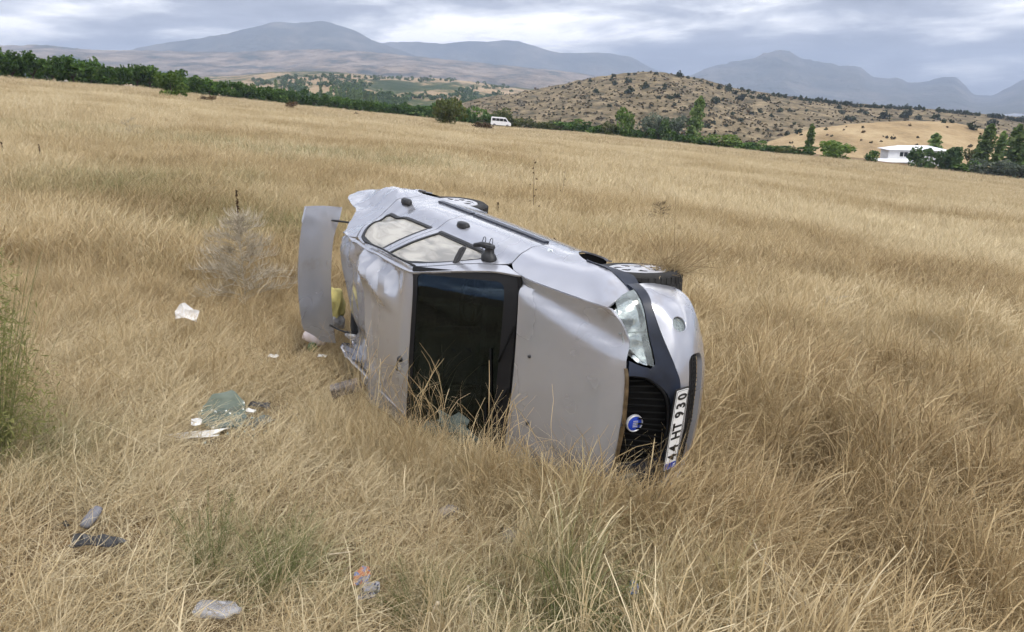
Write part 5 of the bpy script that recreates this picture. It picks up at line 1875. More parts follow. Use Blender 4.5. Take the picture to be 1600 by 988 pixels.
def in_car(x, y, pad=0.0):
    """inside the strip of ground the car lies on"""
    z = ground_h(x, y) + CAM_H * 0
    H_ = np.stack([x, y, z, np.ones_like(x)], 1) @ np.array(CAR_I).T
    cx, cz = H_[:, 0], H_[:, 2]
    poly = [(.77 + pad, .15 - pad), (.74 + pad, .55), (.52 + pad, .74 + pad), (-.15, .93 + pad), (-.95, 1.33 + pad), (-2.45 - pad, 1.33 + pad), (-2.60 - pad, 1.0), (-3.38 - pad, .9), (-3.40 - pad, .2 - pad)]
    return inpoly(np.stack([cx, cz], 1), poly)


def gpxy(px, py):
    p = gp(px, py); return p.x, p.y


def blob(x, y, items):
    s = np.zeros_like(x)
    for px, py, rx, ry, a in items:
        cx, cy = gpxy(px, py)
        s = s + a * np.exp(-(((x - cx) / rx) ** 2 + ((y - cy) / ry) ** 2))
    return s


TRAMPLED = [(330, 680, .75, .55, 1.), (480, 660, .7, .6, .9), (120, 850, .7, .5, .9), (480, 760, .6, .5, .6), (600, 930, .8, .35, .8), (300, 930, .5, .3, .5), (700, 820, .5, .3, .7), (240, 740, .8, .5, .8), (60, 960, .6, .3, .6), (1150, 950, .6, .25, .5), (560, 620, .35, .7, .7), (420, 580, .6, .7, .5)]
GREENS = [(430, 375, 1.5, 2.0, .5), (370, 880, .40, .40, .35), (930, 1040, .50, .30, .75), (640, 950, .40, .25, .4), (40, 720, .5, .5, .35), (300, 300, 3, 3, .28), (160, 320, 2.0, 2.0, .3), (960, 385, 1.2, 1.2, .25), (450, 910, .35, .3, .3), (590, 260, 5, 4, .3), (205, 220, 8, 5, .25), (850, 950, .35, .3, .35)]
PALES = [(1280, 345, 6, 3.2, .5), (1480, 390, 5, 2.5, .5), (1000, 320, 4, 3, .15), (850, 290, 9, 3, .2), (60, 950, .9, .6, .2), (300, 740, 1.2, .8, .25), (1500, 440, 3, 1.5, .2), (480, 640, .8, .7, .15)]
BROWNS = [(150, 340, 3.4, 1.7, .5), (60, 470, 1.8, 1.2, .3), (420, 520, 1.3, 1.0, .3), (1300, 640, 1.6, .8, .18), (700, 745, .8, .4, .25), (560, 235, 9, 3.5, .3), (60, 420, 1.6, 1.2, .15), (900, 330, 3, 2.5, .3), (1200, 560, 1.0, .8, .3), (1200, 440, 2.5, 1.0, .2), (430, 440, 1.2, 1.3, .3), (1060, 850, .7, .5, .2), (1480, 840, 1.2, .7, .22), (1400, 700, .9, .5, .1), (1000, 420, 2, 2, .2), (800, 255, 10, 3, .25)]


def grass_points(g, y0, y1, density, margin=1.12, extra=1.0):
    """random points over the view wedge between forward distances y0 and y1"""
    half = .67 * margin
    n = int(density * (half * (y1 ** 2 - y0 ** 2) + 2 * extra * (y1 - y0)))
    y = np.sqrt(g.uniform(y0 ** 2, y1 ** 2, n)) if y0 > 0 else g.uniform(y0, y1, n)
    x = g.uniform(-1, 1, n) * (half * np.maximum(y, 0) + extra)
    return x, y


KEEP_CLEAR = []      # (x, y, radius) round the litter, filled by the litter section


# ------------------------------------------------------------------ litter thrown out of the car
def on_straw(px, py, lift=.07):
    """point on the flattened straw that shows at (px, py)"""
    p = gp(px, py)
    r_ = ray(px, py); r_ = r_ / r_.y
    t = p.y
    for _ in range(6):
        g_ = gh(r_.x * t, t) + lift
        t = (g_ - CAM_H) / r_.z
    return Vector((r_.x * t, t, CAM_H + r_.z * t))


def m_per_px(p): return p.y / F_PX / ray(800, 700).y * 1.0


def clear(p, r_): KEEP_CLEAR.append((p.x, p.y, r_))


def sheet(name, label, cat, px, py, outline, m_, relief=.02, seed=1, thick=.003, lift=.08, tilt=(0, 0, 0), grid=.018, nscale=9.0, fold=None, clr=.22, group=None, sharp=25):
    """crumpled flat scrap: outline in metres, lying where (px, py) shows it"""
    p = on_straw(px, py, lift)
    def f(a, b):
        x, y = np.asarray(a, float), np.asarray(b, float)
        z = relief * (1.6 * (cell(x * nscale + seed, y * nscale, seed) - .4) + .8 * (fbm(x * nscale * .5, y * nscale * .5, seed + 3, 3) - .5))
        if fold: z = z + fold(x, y)
        return np.stack([x, y, z], 1)
    o = panel(name, outline, f, m_, None, grid=grid, step=grid, thick=thick)
    o.data.set_sharp_from_angle(angle=R(sharp))
    o.location = p; o.rotation_euler = tilt
    tag(o, label, cat, group)
    if clr: clear(p, clr)
    return o


WPLAS = mat('white_plastic', (0.74, 0.74, 0.73), 0.4, var=.12, vscale=14)
BPLAS = mat('black_scrap', (0.018, 0.018, 0.019), 0.45, var=.4, vscale=20)
GSHEET = glass_mat('shattered_glass', (0.34, 0.44, 0.40), 0.12, 0.50, veil=(.24, .30, .265))
GREYP = mat('grey_trim', (0.15, 0.15, 0.165), 0.6, var=.25, vscale=16)
sheet('glass_sheet', 'crumpled sheet of green shattered glass on the flattened straw', 'broken glass', 350, 648,
      [(-.17, -.10), (.0, -.14), (.13, -.12), (.17, -.02), (.14, .10), (.04, .16), (-.10, .13), (-.19, .04)], GSHEET, .035, 4, .004, .13, (R(24), R(6), .2), .016, 7, lambda x, y: .09 * (y / .15) ** 2 * (y > 0), .32)
sheet('trim_scrap', 'long white pointed plastic trim panel in front of the green glass', 'car part', 316, 673,
      [(-.27, .0), (-.16, .035), (.0, .045), (.17, .06), (.19, .0), (.05, -.035), (-.12, -.04)], WPLAS, .006, 6, .006, .10, (R(12), R(-3), .14), .018, 6, lambda x, y: -.04 * np.abs(y) / .05, .26)
sheet('plastic_strip', 'thin pale plastic strip lying just below the white trim panel', 'car part', 312, 684, [(-.13, -.01), (.12, .012), (.13, .03), (-.12, .012)], WPLAS, .006, 8, .004, .07, (R(10), 0, .1), .016, 8, None, .14)
sheet('paper_scrap', 'small crumpled white scrap at the left end of the green glass', 'scrap', 307, 660, [(-.035, -.03), (.03, -.035), (.04, .02), (.0, .045), (-.035, .03)], WPLAS, .03, 9, .002, .16, (R(40), 0, .4), .009, 22, None, 0)
sheet('paper_scrap', 'small white scrap on the black piece right of the glass', 'scrap', 390, 641, [(-.045, -.012), (.04, -.02), (.05, .008), (-.02, .022)], WPLAS, .01, 10, .003, .12, (R(20), 0, -.15), .01, 16, None, .12)
sheet('rubber_scrap', 'black twisted scrap behind the right end of the green glass', 'car part', 404, 633, [(-.08, -.02), (.0, -.035), (.10, -.015), (.09, .02), (.02, .035), (-.07, .025)], BPLAS, .03, 12, .004, .12, (R(22), 0, -.1), .012, 11, None, .16)
sheet('glass_sheet', 'small grey shattered glass sheet right of the green glass', 'broken glass', 405, 657, [(-.10, -.06), (.05, -.07), (.11, .0), (.06, .06), (-.08, .05)], glass_mat('grey_shatter', (.35, .40, .37), .2, .6, veil=(.24, .28, .26)), .03, 14, .003, .07, (R(14), 0, .1), .013, 10, None, .18)
sheet('plastic_bag', 'torn white plastic bag caught in the grass left of the dry bush', 'bag', 292, 487, [(-.10, -.08), (.02, -.07), (.11, -.10), (.12, .02), (.06, .03), (-.03, .085), (-.08, .06), (-.12, .0)], mat('white_film', (.66, .64, .62), .45, var=.15), .06, 15, .002, .34, (R(58), R(8), .1), .014, 8, None, .0)
# black and grey trim pieces at the lower left
sheet('rubber_scrap', 'black flat trim piece with a torn end at the lower left', 'car part', 150, 848, [(-.13, -.03), (-.02, -.06), (.10, -.03), (.15, .02), (.02, .04), (-.12, .04)], BPLAS, .03, 17, .005, .17, (R(16), R(4), .12), .015, 9, lambda x, y: .03 * np.abs(y) / .05, .24)
p = on_straw(131, 824, .12)
b = MB()
prof = [(.001, -.002), (.022, .0), (.030, .012), (.033, .05), (.031, .10), (.024, .13), (.001, .134)]
b.lathe(prof, 14, Matrix.Rotation(R(-62), 4, 'X') @ Matrix.Rotation(R(8), 4, 'Y') @ Matrix.Diagonal((1.15, .7, 1, 1)))
o = b.build('plastic_piece', GREYP, None, smooth=True, loc=p, rot=(0, 0, -.15)); tag(o, 'grey rounded plastic cap standing behind the black trim piece', 'car part'); clear(p, .22)
sheet('rubber_scrap', 'thin dark strip in the grass left of the grey cap', 'car part', 104, 818, [(-.03, -.012), (.035, -.02), (.04, .004), (-.03, .012)], BPLAS, .012, 19, .003, .09, (R(20), 0, -.6), .01, 14, None, .1)
# crumpled clear bottle at the bottom
p = on_straw(344, 951, .10)
prof = [(.001, 0), (.034, .002), (.040, .012), (.039, .06), (.041, .11), (.038, .16), (.034, .185), (.016, .215), (.014, .232), (.001, .234)]
b = MB(); b.lathe(prof, 22, Matrix.Identity(4))
g_ = np.random.default_rng(3); Vb = np.array(b.v)
c_ = cell(Vb[:, 0] * 30 + 3, Vb[:, 2] * 16 + Vb[:, 1] * 20, 6) - .45
Vb[:, :2] *= (1 + .34 * c_)[:, None]; Vb[:, 0] *= .62
b.v = [tuple(v) for v in Vb]
bottle_m = glass_mat('clear_bottle', (.80, .80, .82), .08, .32)
o = b.build('plastic_bottle', bottle_m, None, smooth=True, auto=25, loc=p + Vector((-.11, 0, 0)), rot=(R(20), R(84), R(8))); o.scale = (1.35, 1.35, 1.0); tag(o, 'crumpled clear plastic bottle lying in the grass at the bottom left', 'bottle'); clear(p, .26)
# wrappers
def wrapper_mat(name, c1, c2, c3):
    m_ = mat(name, c1, .3, var=0, col2=c2, vscale=26)
    r = [n for n in m_.node_tree.nodes if n.type == 'VALTORGB'][0]
    r.color_ramp.interpolation = 'CONSTANT'; e = r.color_ramp.elements.new(.52); e.color = (*c3, 1)
    return m_
sheet('sweet_wrapper', 'orange and blue food wrapper in the grass at the bottom centre', 'wrapper', 566, 900, [(-.05, -.045), (.025, -.04), (.045, .0), (.04, .05), (.0, .055), (-.04, .025)], wrapper_mat('orange_wrapper', (.36, .14, .06), (.42, .33, .25), (.12, .15, .26)), .022, 22, .001, .13, (R(34), 0, .2), .01, 14, None, .2)
sheet('foil_wrapper', 'crushed grey foil wrapper below the orange one', 'wrapper', 574, 923, [(-.06, -.035), (.0, -.055), (.06, -.02), (.07, .04), (.01, .05), (-.03, .02)], wrapper_mat('foil_wrapper', (.30, .30, .33), (.42, .41, .42), (.05, .05, .08)), .035, 25, .001, .11, (R(30), 0, .3), .009, 17, None, .2)
sheet('plastic_scrap', 'small bright blue plastic scrap in the green weeds', 'scrap', 990, 918, [(-.028, -.03), (.02, -.035), (.03, .03), (-.01, .04)], mat('blue_plastic', (.05, .18, .52), .35, var=.2), .02, 27, .001, .30, (R(55), 0, .3), .008, 20, None, .1)
sheet('paper_scrap', 'pale scrap lying in the straw left of the open boot', 'scrap', 426, 556, [(-.05, -.02), (.04, -.03), (.06, .015), (-.03, .03)], WPLAS, .015, 29, .002, .12, (R(25), 0, .1), .012, 14, None, .16)
sheet('paper_scrap', 'pale scrap below the white bottle by the boot lid', 'scrap', 503, 556, [(-.045, -.015), (.04, -.02), (.05, .01), (-.03, .02)], WPLAS, .012, 30, .002, .14, (R(25), 0, .05), .012, 14, None, .14)
p = on_straw(492, 529, .22)
b = MB(); b.lathe([(.001, 0), (.045, .003), (.052, .02), (.055, .09), (.056, .15), (.050, .185), (.030, .205), (.028, .225), (.001, .226)], 20, Matrix.Identity(4))
o = b.build('milk_bottle', mat('pale_pink_plastic', (.70, .60, .57), .45, var=.08), None, smooth=True, auto=40, loc=p + Vector((-.10, 0, .04)), rot=(0, R(108), R(-14))); tag(o, 'pale pinkish white bottle lying below the open boot lid', 'bottle'); clear(p, .2)
p = on_straw(487, 543, .16)
b = MB(); b.lathe([(.001, -.05), (.035, -.04), (.052, 0), (.036, .04), (.001, .048)], 14, Matrix.Identity(4))
b.v = [(x * (1 + .2 * math.sin(9 * z + x * 40)), y, z) for x, y, z in b.v]
o = b.build('green_pepper', mat('pepper_green', (.045, .10, .02), .35, var=.3, vscale=20), None, smooth=True, loc=p); tag(o, 'small green vegetable in the grass under the pale bottle', 'vegetable')
# things spilling from the boot
pw = CAR_M @ Vector((-2.78, -.38, 1.20))
def lump(name, label, cat, loc, r_, m_, seed, sc3=(1, 1, 1), n=2, rough=.35):
    bm = bmesh.new(); bmesh.ops.create_icosphere(bm, subdivisions=n, radius=r_)
    V = np.array([v.co[:] for v in bm.verts])
    k = 1 + rough * (cell(V[:, 0] / r_ * 1.3 + seed, V[:, 1] / r_ * 1.3 + V[:, 2] / r_, seed) - .4)
    for v, q in zip(bm.verts, k): v.co = v.co * q
    me = bpy.data.meshes.new(name); bm.to_mesh(me); bm.free(); me.shade_smooth(); me.set_sharp_from_angle(angle=R(28)); me.materials.append(m_)
    o = link(name, me, None, loc); o.scale = sc3; o.rotation_euler = (.3, .2, seed)
    tag(o, label, cat); return o
lump('foam_sponge', 'crumpled yellow foam showing in the gap beside the boot lid', 'foam', at_depth(524, 474, 7.45), .12, mat('yellow_foam', (.55, .47, .16), .8, var=.3, vscale=9, bump=.6, bscale=30), 3, (.75, .9, 1.35), 3, .6)
lump('cloth_bundle', 'grey and white rag below the yellow foam', 'rag', at_depth(527, 501, 7.4), .08, mat('grey_rag', (.30, .30, .32), .9, var=.6, vscale=12, col2=(.65, .65, .66)), 5, (.7, .9, 1.1), 3, .6)
p = at_depth(541, 606, 5.95)
b = MB(); b.box((-.13, -.05, -.045), (.12, .05, .045))
o = b.build('wood_block', mat('weathered_wood', (.15, .13, .115), .9, var=.5, vscale=22, bump=.5, bscale=60), None, loc=p, rot=(R(10), R(-14), R(8))); add_bevel(o, .012); tag(o, 'grey weathered wooden block under the crushed roof edge', 'wood')
for px, py, r_, lb in ((700, 799, .055, 'flat grey stone in the straw below the windscreen'), (796, 836, .05, 'grey stone half hidden in the grass below the bonnet')):
    p = on_straw(px, py, .05); lump('field_stone', lb, 'stone', p, r_, mat('grey_stone', (.26, .24, .23), .9, var=.3, vscale=18, bump=.5), 7 + int(px), (1.3, 1, .7), 3, .25); clear(p, .14)
# sticks
WOODP = mat('bleached_stick', (.50, .42, .30), .8, var=.25, vscale=18)
def stick(name, label, pts, r_):
    P = [on_straw(px, py, lf) for px, py, lf in pts[0]]
    b = MB(); b.tube(curve([tuple(v) for v in P], 20), list(np.linspace(r_, r_ * .45, len(curve([tuple(v) for v in P], 20)))), 6)
    for br in pts[1:]:
        Q = [on_straw(px, py, lf) for px, py, lf in br]; c_ = curve([tuple(v) for v in Q], 12)
        b.tube(c_, list(np.linspace(r_ * .6, r_ * .25, len(c_))), 5)
    o = b.build(name, WOODP, None, smooth=True); tag(o, label, 'stick'); return o
stick('dead_branch', 'long bleached forked branch in the tall grass at the lower right', [[(1172, 832, .42), (1190, 872, .40), (1222, 905, .36), (1262, 945, .30), (1300, 985, .22)], [(1190, 872, .40), (1200, 905, .3), (1214, 945, .22), (1228, 985, .15)], [(1262, 945, .3), (1232, 955, .28), (1205, 965, .22)]], .006)
stick('dry_stalk', 'pale splintered stalk standing at the bottom centre edge', [[(684, 942, .28), (676, 958, .2), (668, 980, .1)], [(680, 946, .26), (690, 960, .2)]], .011)
stick('dry_stalk', 'bent pale stalk along the bottom edge right of centre', [[(731, 915, .3), (735, 945, .2), (742, 988, .08)]], .005)
stick('dry_stalk', 'straight pale straw stem lying above the orange wrapper', [[(513, 867, .14), (550, 862, .16)]], .005)
stick('dry_stalk', 'light curved stalk in the mid grass on the right', [[(1455, 516, .5), (1468, 528, .5), (1482, 544, .45)]], .006)

# crumbs of glass on the straw
def crumbs():
    g = np.random.default_rng(17); V = []; Fc = []
    for i in range(420):
        px = g.normal(375, 45); py = g.normal(655, 18)
        p = np.array(on_straw(px, py, .05 + .05 * g.random())); s_ = g.uniform(.003, .009)
        q = p + g.normal(size=(4, 3)) * s_
        k = len(V); V += [tuple(v) for v in q]; Fc += [(k, k+1, k+2), (k, k+2, k+3), (k, k+1, k+3), (k+1, k+2, k+3)]
    o = link('glass_crumbs', new_mesh('glass_crumbs', V, Fc, False, [glass_mat('crumb_glass', (.6, .7, .66), .1, .5 - .11)]))
    tag(o, 'crumbs of safety glass scattered on the straw', kind='stuff')


crumbs()


# ------------------------------------------------------------------ single weeds that stand out of the grass
def ribbons(name, lines, w, m_, taper=.4, rnd=None):
    """thin double ribbons (crossed) along polylines"""
    V = []; Fc = []; rn = []
    g = np.random.default_rng(len(lines))
    for li, (P, wk) in enumerate(lines):
        P = np.array(P); k = len(P)
        d = P[-1] - P[0]; d /= np.linalg.norm(d) + 1e-9
        a = np.cross(d, g.normal(size=3)); a /= np.linalg.norm(a) + 1e-9; c_ = np.cross(d, a)
        r_ = g.random() if rnd is None else rnd[li]
        for ax in (a, c_):
            b = len(V)
            for i in range(k):
                ww = w * wk * (1 - (1 - taper) * i / (k - 1)) / 2
                V += [tuple(P[i] - ax * ww), tuple(P[i] + ax * ww)]; rn += [r_, r_]
            Fc += [(b+2*i, b+2*i+1, b+2*i+3, b+2*i+2) for i in range(k - 1)]
    me = new_mesh(name, V, Fc, True, [m_])
    me.attributes.new('rnd', 'FLOAT', 'POINT').data.foreach_set('value', np.array(rn, np.float32))
    return me


DRYW = leaf_mat('dry_weed', (0.32, 0.28, 0.21), (0.56, 0.50, 0.395), (0.74, 0.67, 0.54), .3)
DARKW = leaf_mat('dark_seed_head', (0.035, 0.018, 0.010), (0.085, 0.045, 0.022), None, .05)
WEEDG = leaf_mat('green_weed', (0.16, 0.19, 0.07), (0.28, 0.30, 0.13), (0.42, 0.41, 0.22), .4)


def feather_bush(px, pb, h_px, w_px, label, seed, m_=DRYW, n=70, twig=16, name='dry_bush'):
    g = np.random.default_rng(seed)
    p = gp(px, pb); m = p.y / F_PX * 1.04
    h = h_px * m; w = w_px * m / 2
    e = empty(name, p - Vector((0, 0, .03))); tag(e, label, 'dry bush')
    stem = [([(0, 0, 0), (0, .01, h * .5), (.01, 0, h)], 1)]
    link('stem', ribbons('stem', stem, .012, m_), e)
    L_ = []
    for i in range(n):
        t = .12 + .86 * (i / n) ; a = g.uniform(0, 2 * np.pi)
        ln = w * (1.12 - t) ** .65 * g.uniform(.75, 1.1) if t > .3 else w * g.uniform(.7, 1.05)
        dx, dy = np.cos(a), np.sin(a)
        pts = []
        for s in np.linspace(0, 1, 5): pts.append((dx * ln * s, dy * ln * s, h * t + ln * (.50 * s - .32 * s * s)))
        L_.append((pts, .9))
        for k in range(twig):
            s = g.uniform(.15, 1); b0 = np.array([dx * ln * s, dy * ln * s, h * t + ln * (.50 * s - .32 * s * s)])
            a2 = a + g.normal(0, .8); l2 = h * g.uniform(.06, .13)
            q = [tuple(b0 + l2 * u * np.array([np.cos(a2) * (1 - .3 * u), np.sin(a2) * (1 - .3 * u), .25 + .5 * u])) for u in np.linspace(0, 1, 4)]
            L_.append((q, .8))
    o = link('twigs', ribbons('twigs', L_, .0068, m_), e); tag(o, kind='stuff')
    return e


feather_bush(385, 486, 150, 175, 'big feathery grey dry bush left of the open boot lid', 5, n=110, twig=20)
feather_bush(1505, 548, 70, 80, 'feathery pale dry bush in the grass at the right', 6, n=60)
feather_bush(1030, 362, 46, 60, 'dark wiry dry bush in the field behind the front wheel', 7, leaf_mat('dark_dry_weed', (.07, .05, .03), (.17, .13, .08), None, .1), n=40, twig=9)
feather_bush(205, 222, 34, 60, 'plumed dry grass clump far out in the left field', 8, n=30, twig=8)
feather_bush(1300, 512, 52, 110, 'collapsed heap of pale dry stalks in the right field', 9, n=50, twig=10)


def seed_stalk(px, pb, pt, label, seed, knobs=8, thick=1.0, spike=True, group=None):
    g = np.random.default_rng(seed)
    p = gp(px, pb); m = p.y / F_PX * 1.04; h = (pb - pt) * m
    e = empty('seed_stalk', p); tag(e, label, 'weed', group)
    lx = g.normal(0, .05) * h
    b = MB(); b.tube([(0, 0, 0), (lx * .4, 0, h * .5), (lx, 0, h)], [.006 * thick, .005 * thick, .003 * thick], 5); b.build('stem', MATS['dark_seed_head'], e, smooth=True)
    C = []
    for i in range(knobs * 9):
        t = g.uniform(.66 if spike else .25, 1.02); rr = .02 * thick * (1.2 - t * .7) if spike else .0
        a = g.uniform(0, 6.28)
        if not spike:
            t = .25 + .75 * ((i % knobs) + .5) / knobs; k = (i % knobs); a = k * 2.4; rr = h * .10 * (1.1 - t) + .015
            C.append((lx * t + rr * math.cos(a) + g.normal(0, .010), rr * math.sin(a) + g.normal(0, .010), h * t + g.normal(0, .010)))
        else: C.append((lx * t + rr * math.cos(a), rr * math.sin(a), h * t))
    link('seed_head', leaf_mesh('seed_head', C, .012 * thick, seed, MATS['dark_seed_head'], 1.2), e)


seed_stalk(377, 400, 302, 'dark brown dock spike rising above the feathery dry bush', 1, 8, 1.05)
seed_stalk(833, 352, 255, 'tall thin weed with dark seed knobs behind the car', 2, 9, 1.1, False)
seed_stalk(876, 330, 268, 'shorter weed with seed knobs right of the tall one behind the car', 3, 5, .9, False)
seed_stalk(69, 272, 230, 'dark seed spike in the left field nearest the picture edge but one', 4, 6, 1.1)
seed_stalk(10, 262, 226, 'dark leaning weed at the left picture edge', 5, 6, 1.2)
seed_stalk(862, 425, 372, 'dark wiry weed just behind the front door of the car', 6, 6, 1.0, False)
seed_stalk(778, 350, 318, 'reddish seed weed behind the rear wheel', 7, 8, 1.4)


def green_shrub(px, pb, h_px, w_px, label, seed, n=420, wd=.004):
    g = np.random.default_rng(seed); p = gp(px, pb); m = p.y / F_PX * 1.04; h = h_px * m; w = w_px * m / 2
    e = empty('green_shrub', p - Vector((0, 0, .03))); tag(e, label, 'shrub')
    Ls = []; Lw = []
    for i in range(n):
        a = g.uniform(0, 6.28); r0 = w * .25 * math.sqrt(g.random()); out = w * g.uniform(.3, 1.0); hh = h * g.uniform(.5, 1.0)
        pts = [(r0 * math.cos(a) + out * math.cos(a) * s ** 1.4 + g.normal(0, .008), r0 * math.sin(a) + out * math.sin(a) * s ** 1.4, hh * s * (1.1 - .1 * s)) for s in np.linspace(0, 1, 5)]
        (Ls if i % 9 == 0 else Lw).append((pts, 1))
        for k in range(5):
            s = g.uniform(.3, 1); q0 = np.array(pts[min(4, int(s * 4))]); d = g.normal(size=3); d[2] = abs(d[2]); d /= np.linalg.norm(d)
            Lw.append(([tuple(q0 + d * l) for l in np.linspace(0, h * .12, 3)], .8))
    link('stem', ribbons('stem', Ls, wd * 1.4, WEEDG), e)
    o = link('foliage', ribbons('foliage', Lw, wd, WEEDG), e); tag(o, kind='stuff')


green_shrub(330, 905, 215, 150, 'wispy green weed with thin stems below the broken glass', 32, 46, .0024)
green_shrub(440, 930, 190, 170, 'wispy green weed left of the orange wrapper', 33, 60, .0024)
green_shrub(945, 1060, 190, 230, 'thick patch of green weeds at the bottom right of centre', 34, 230, .0028)
green_shrub(655, 975, 120, 170, 'olive green weeds beside the orange wrapper', 35, 90, .0026)
green_shrub(835, 930, 130, 170, 'thin grey green weeds below the bonnet', 36, 60, .0024)


def soft_shrub():
    p = gp(-10, 735); g = np.random.default_rng(31)
    e = empty('green_shrub', p - Vector((0, 0, .03))); tag(e, 'soft olive green shrub at the left picture edge', 'shrub')
    P, Rn = crown_pts(9000, .42, .42, .80, .72, 77, 40, .8)
    me = leaf_mesh('foliage', P, .0038, 78, leaf_mat('shrub_leaf', (0.13, 0.14, 0.045), (0.25, 0.25, 0.09), (0.38, 0.35, 0.16), .35), 6.0, rnd=Rn, up=.5)
    o = link('foliage', me, e); tag(o, kind='stuff')
    L_ = []
    for i in range(150):
        a = g.uniform(0, 6.28); w = .45 * math.sqrt(g.random()); h = g.uniform(.9, 1.5)
        L_.append(([(w * .2 * math.cos(a) + w * math.cos(a) * s ** 1.3, w * .2 * math.sin(a) + w * math.sin(a) * s ** 1.3, h * s) for s in np.linspace(0, 1, 5)], 1))
    link('stem', ribbons('stem', L_, .0032, WEEDG), e)


soft_shrub()

# straw torn up and caught on the front wheel
def wheel_straw():
    g = np.random.default_rng(3); L_ = []
    c0 = np.array([.20, .80, .15])
    for i in range(150):
        d = g.normal(size=3); d[1] = abs(d[1]) * .9; d += np.array([.5, .15, -.3]); d /= np.linalg.norm(d); l = g.uniform(.10, .30)
        q = c0 + g.normal(size=3) * np.array([.05, .015, .05]); bend = g.normal(size=3) * .35
        L_.append(([tuple(q + d * l * s + bend * l * s * s) for s in np.linspace(0, 1, 5)], 1))
    me = ribbons('straw_tuft', L_, .0045, leaf_mat('torn_straw', (.26, .19, .10), (.50, .40, .24), (.60, .50, .32)))
    o = link('straw_tuft', me); o.matrix_world = CAR_M
    tag(o, 'bunch of dry straw caught on the upper front wheel', 'straw')


wheel_straw()


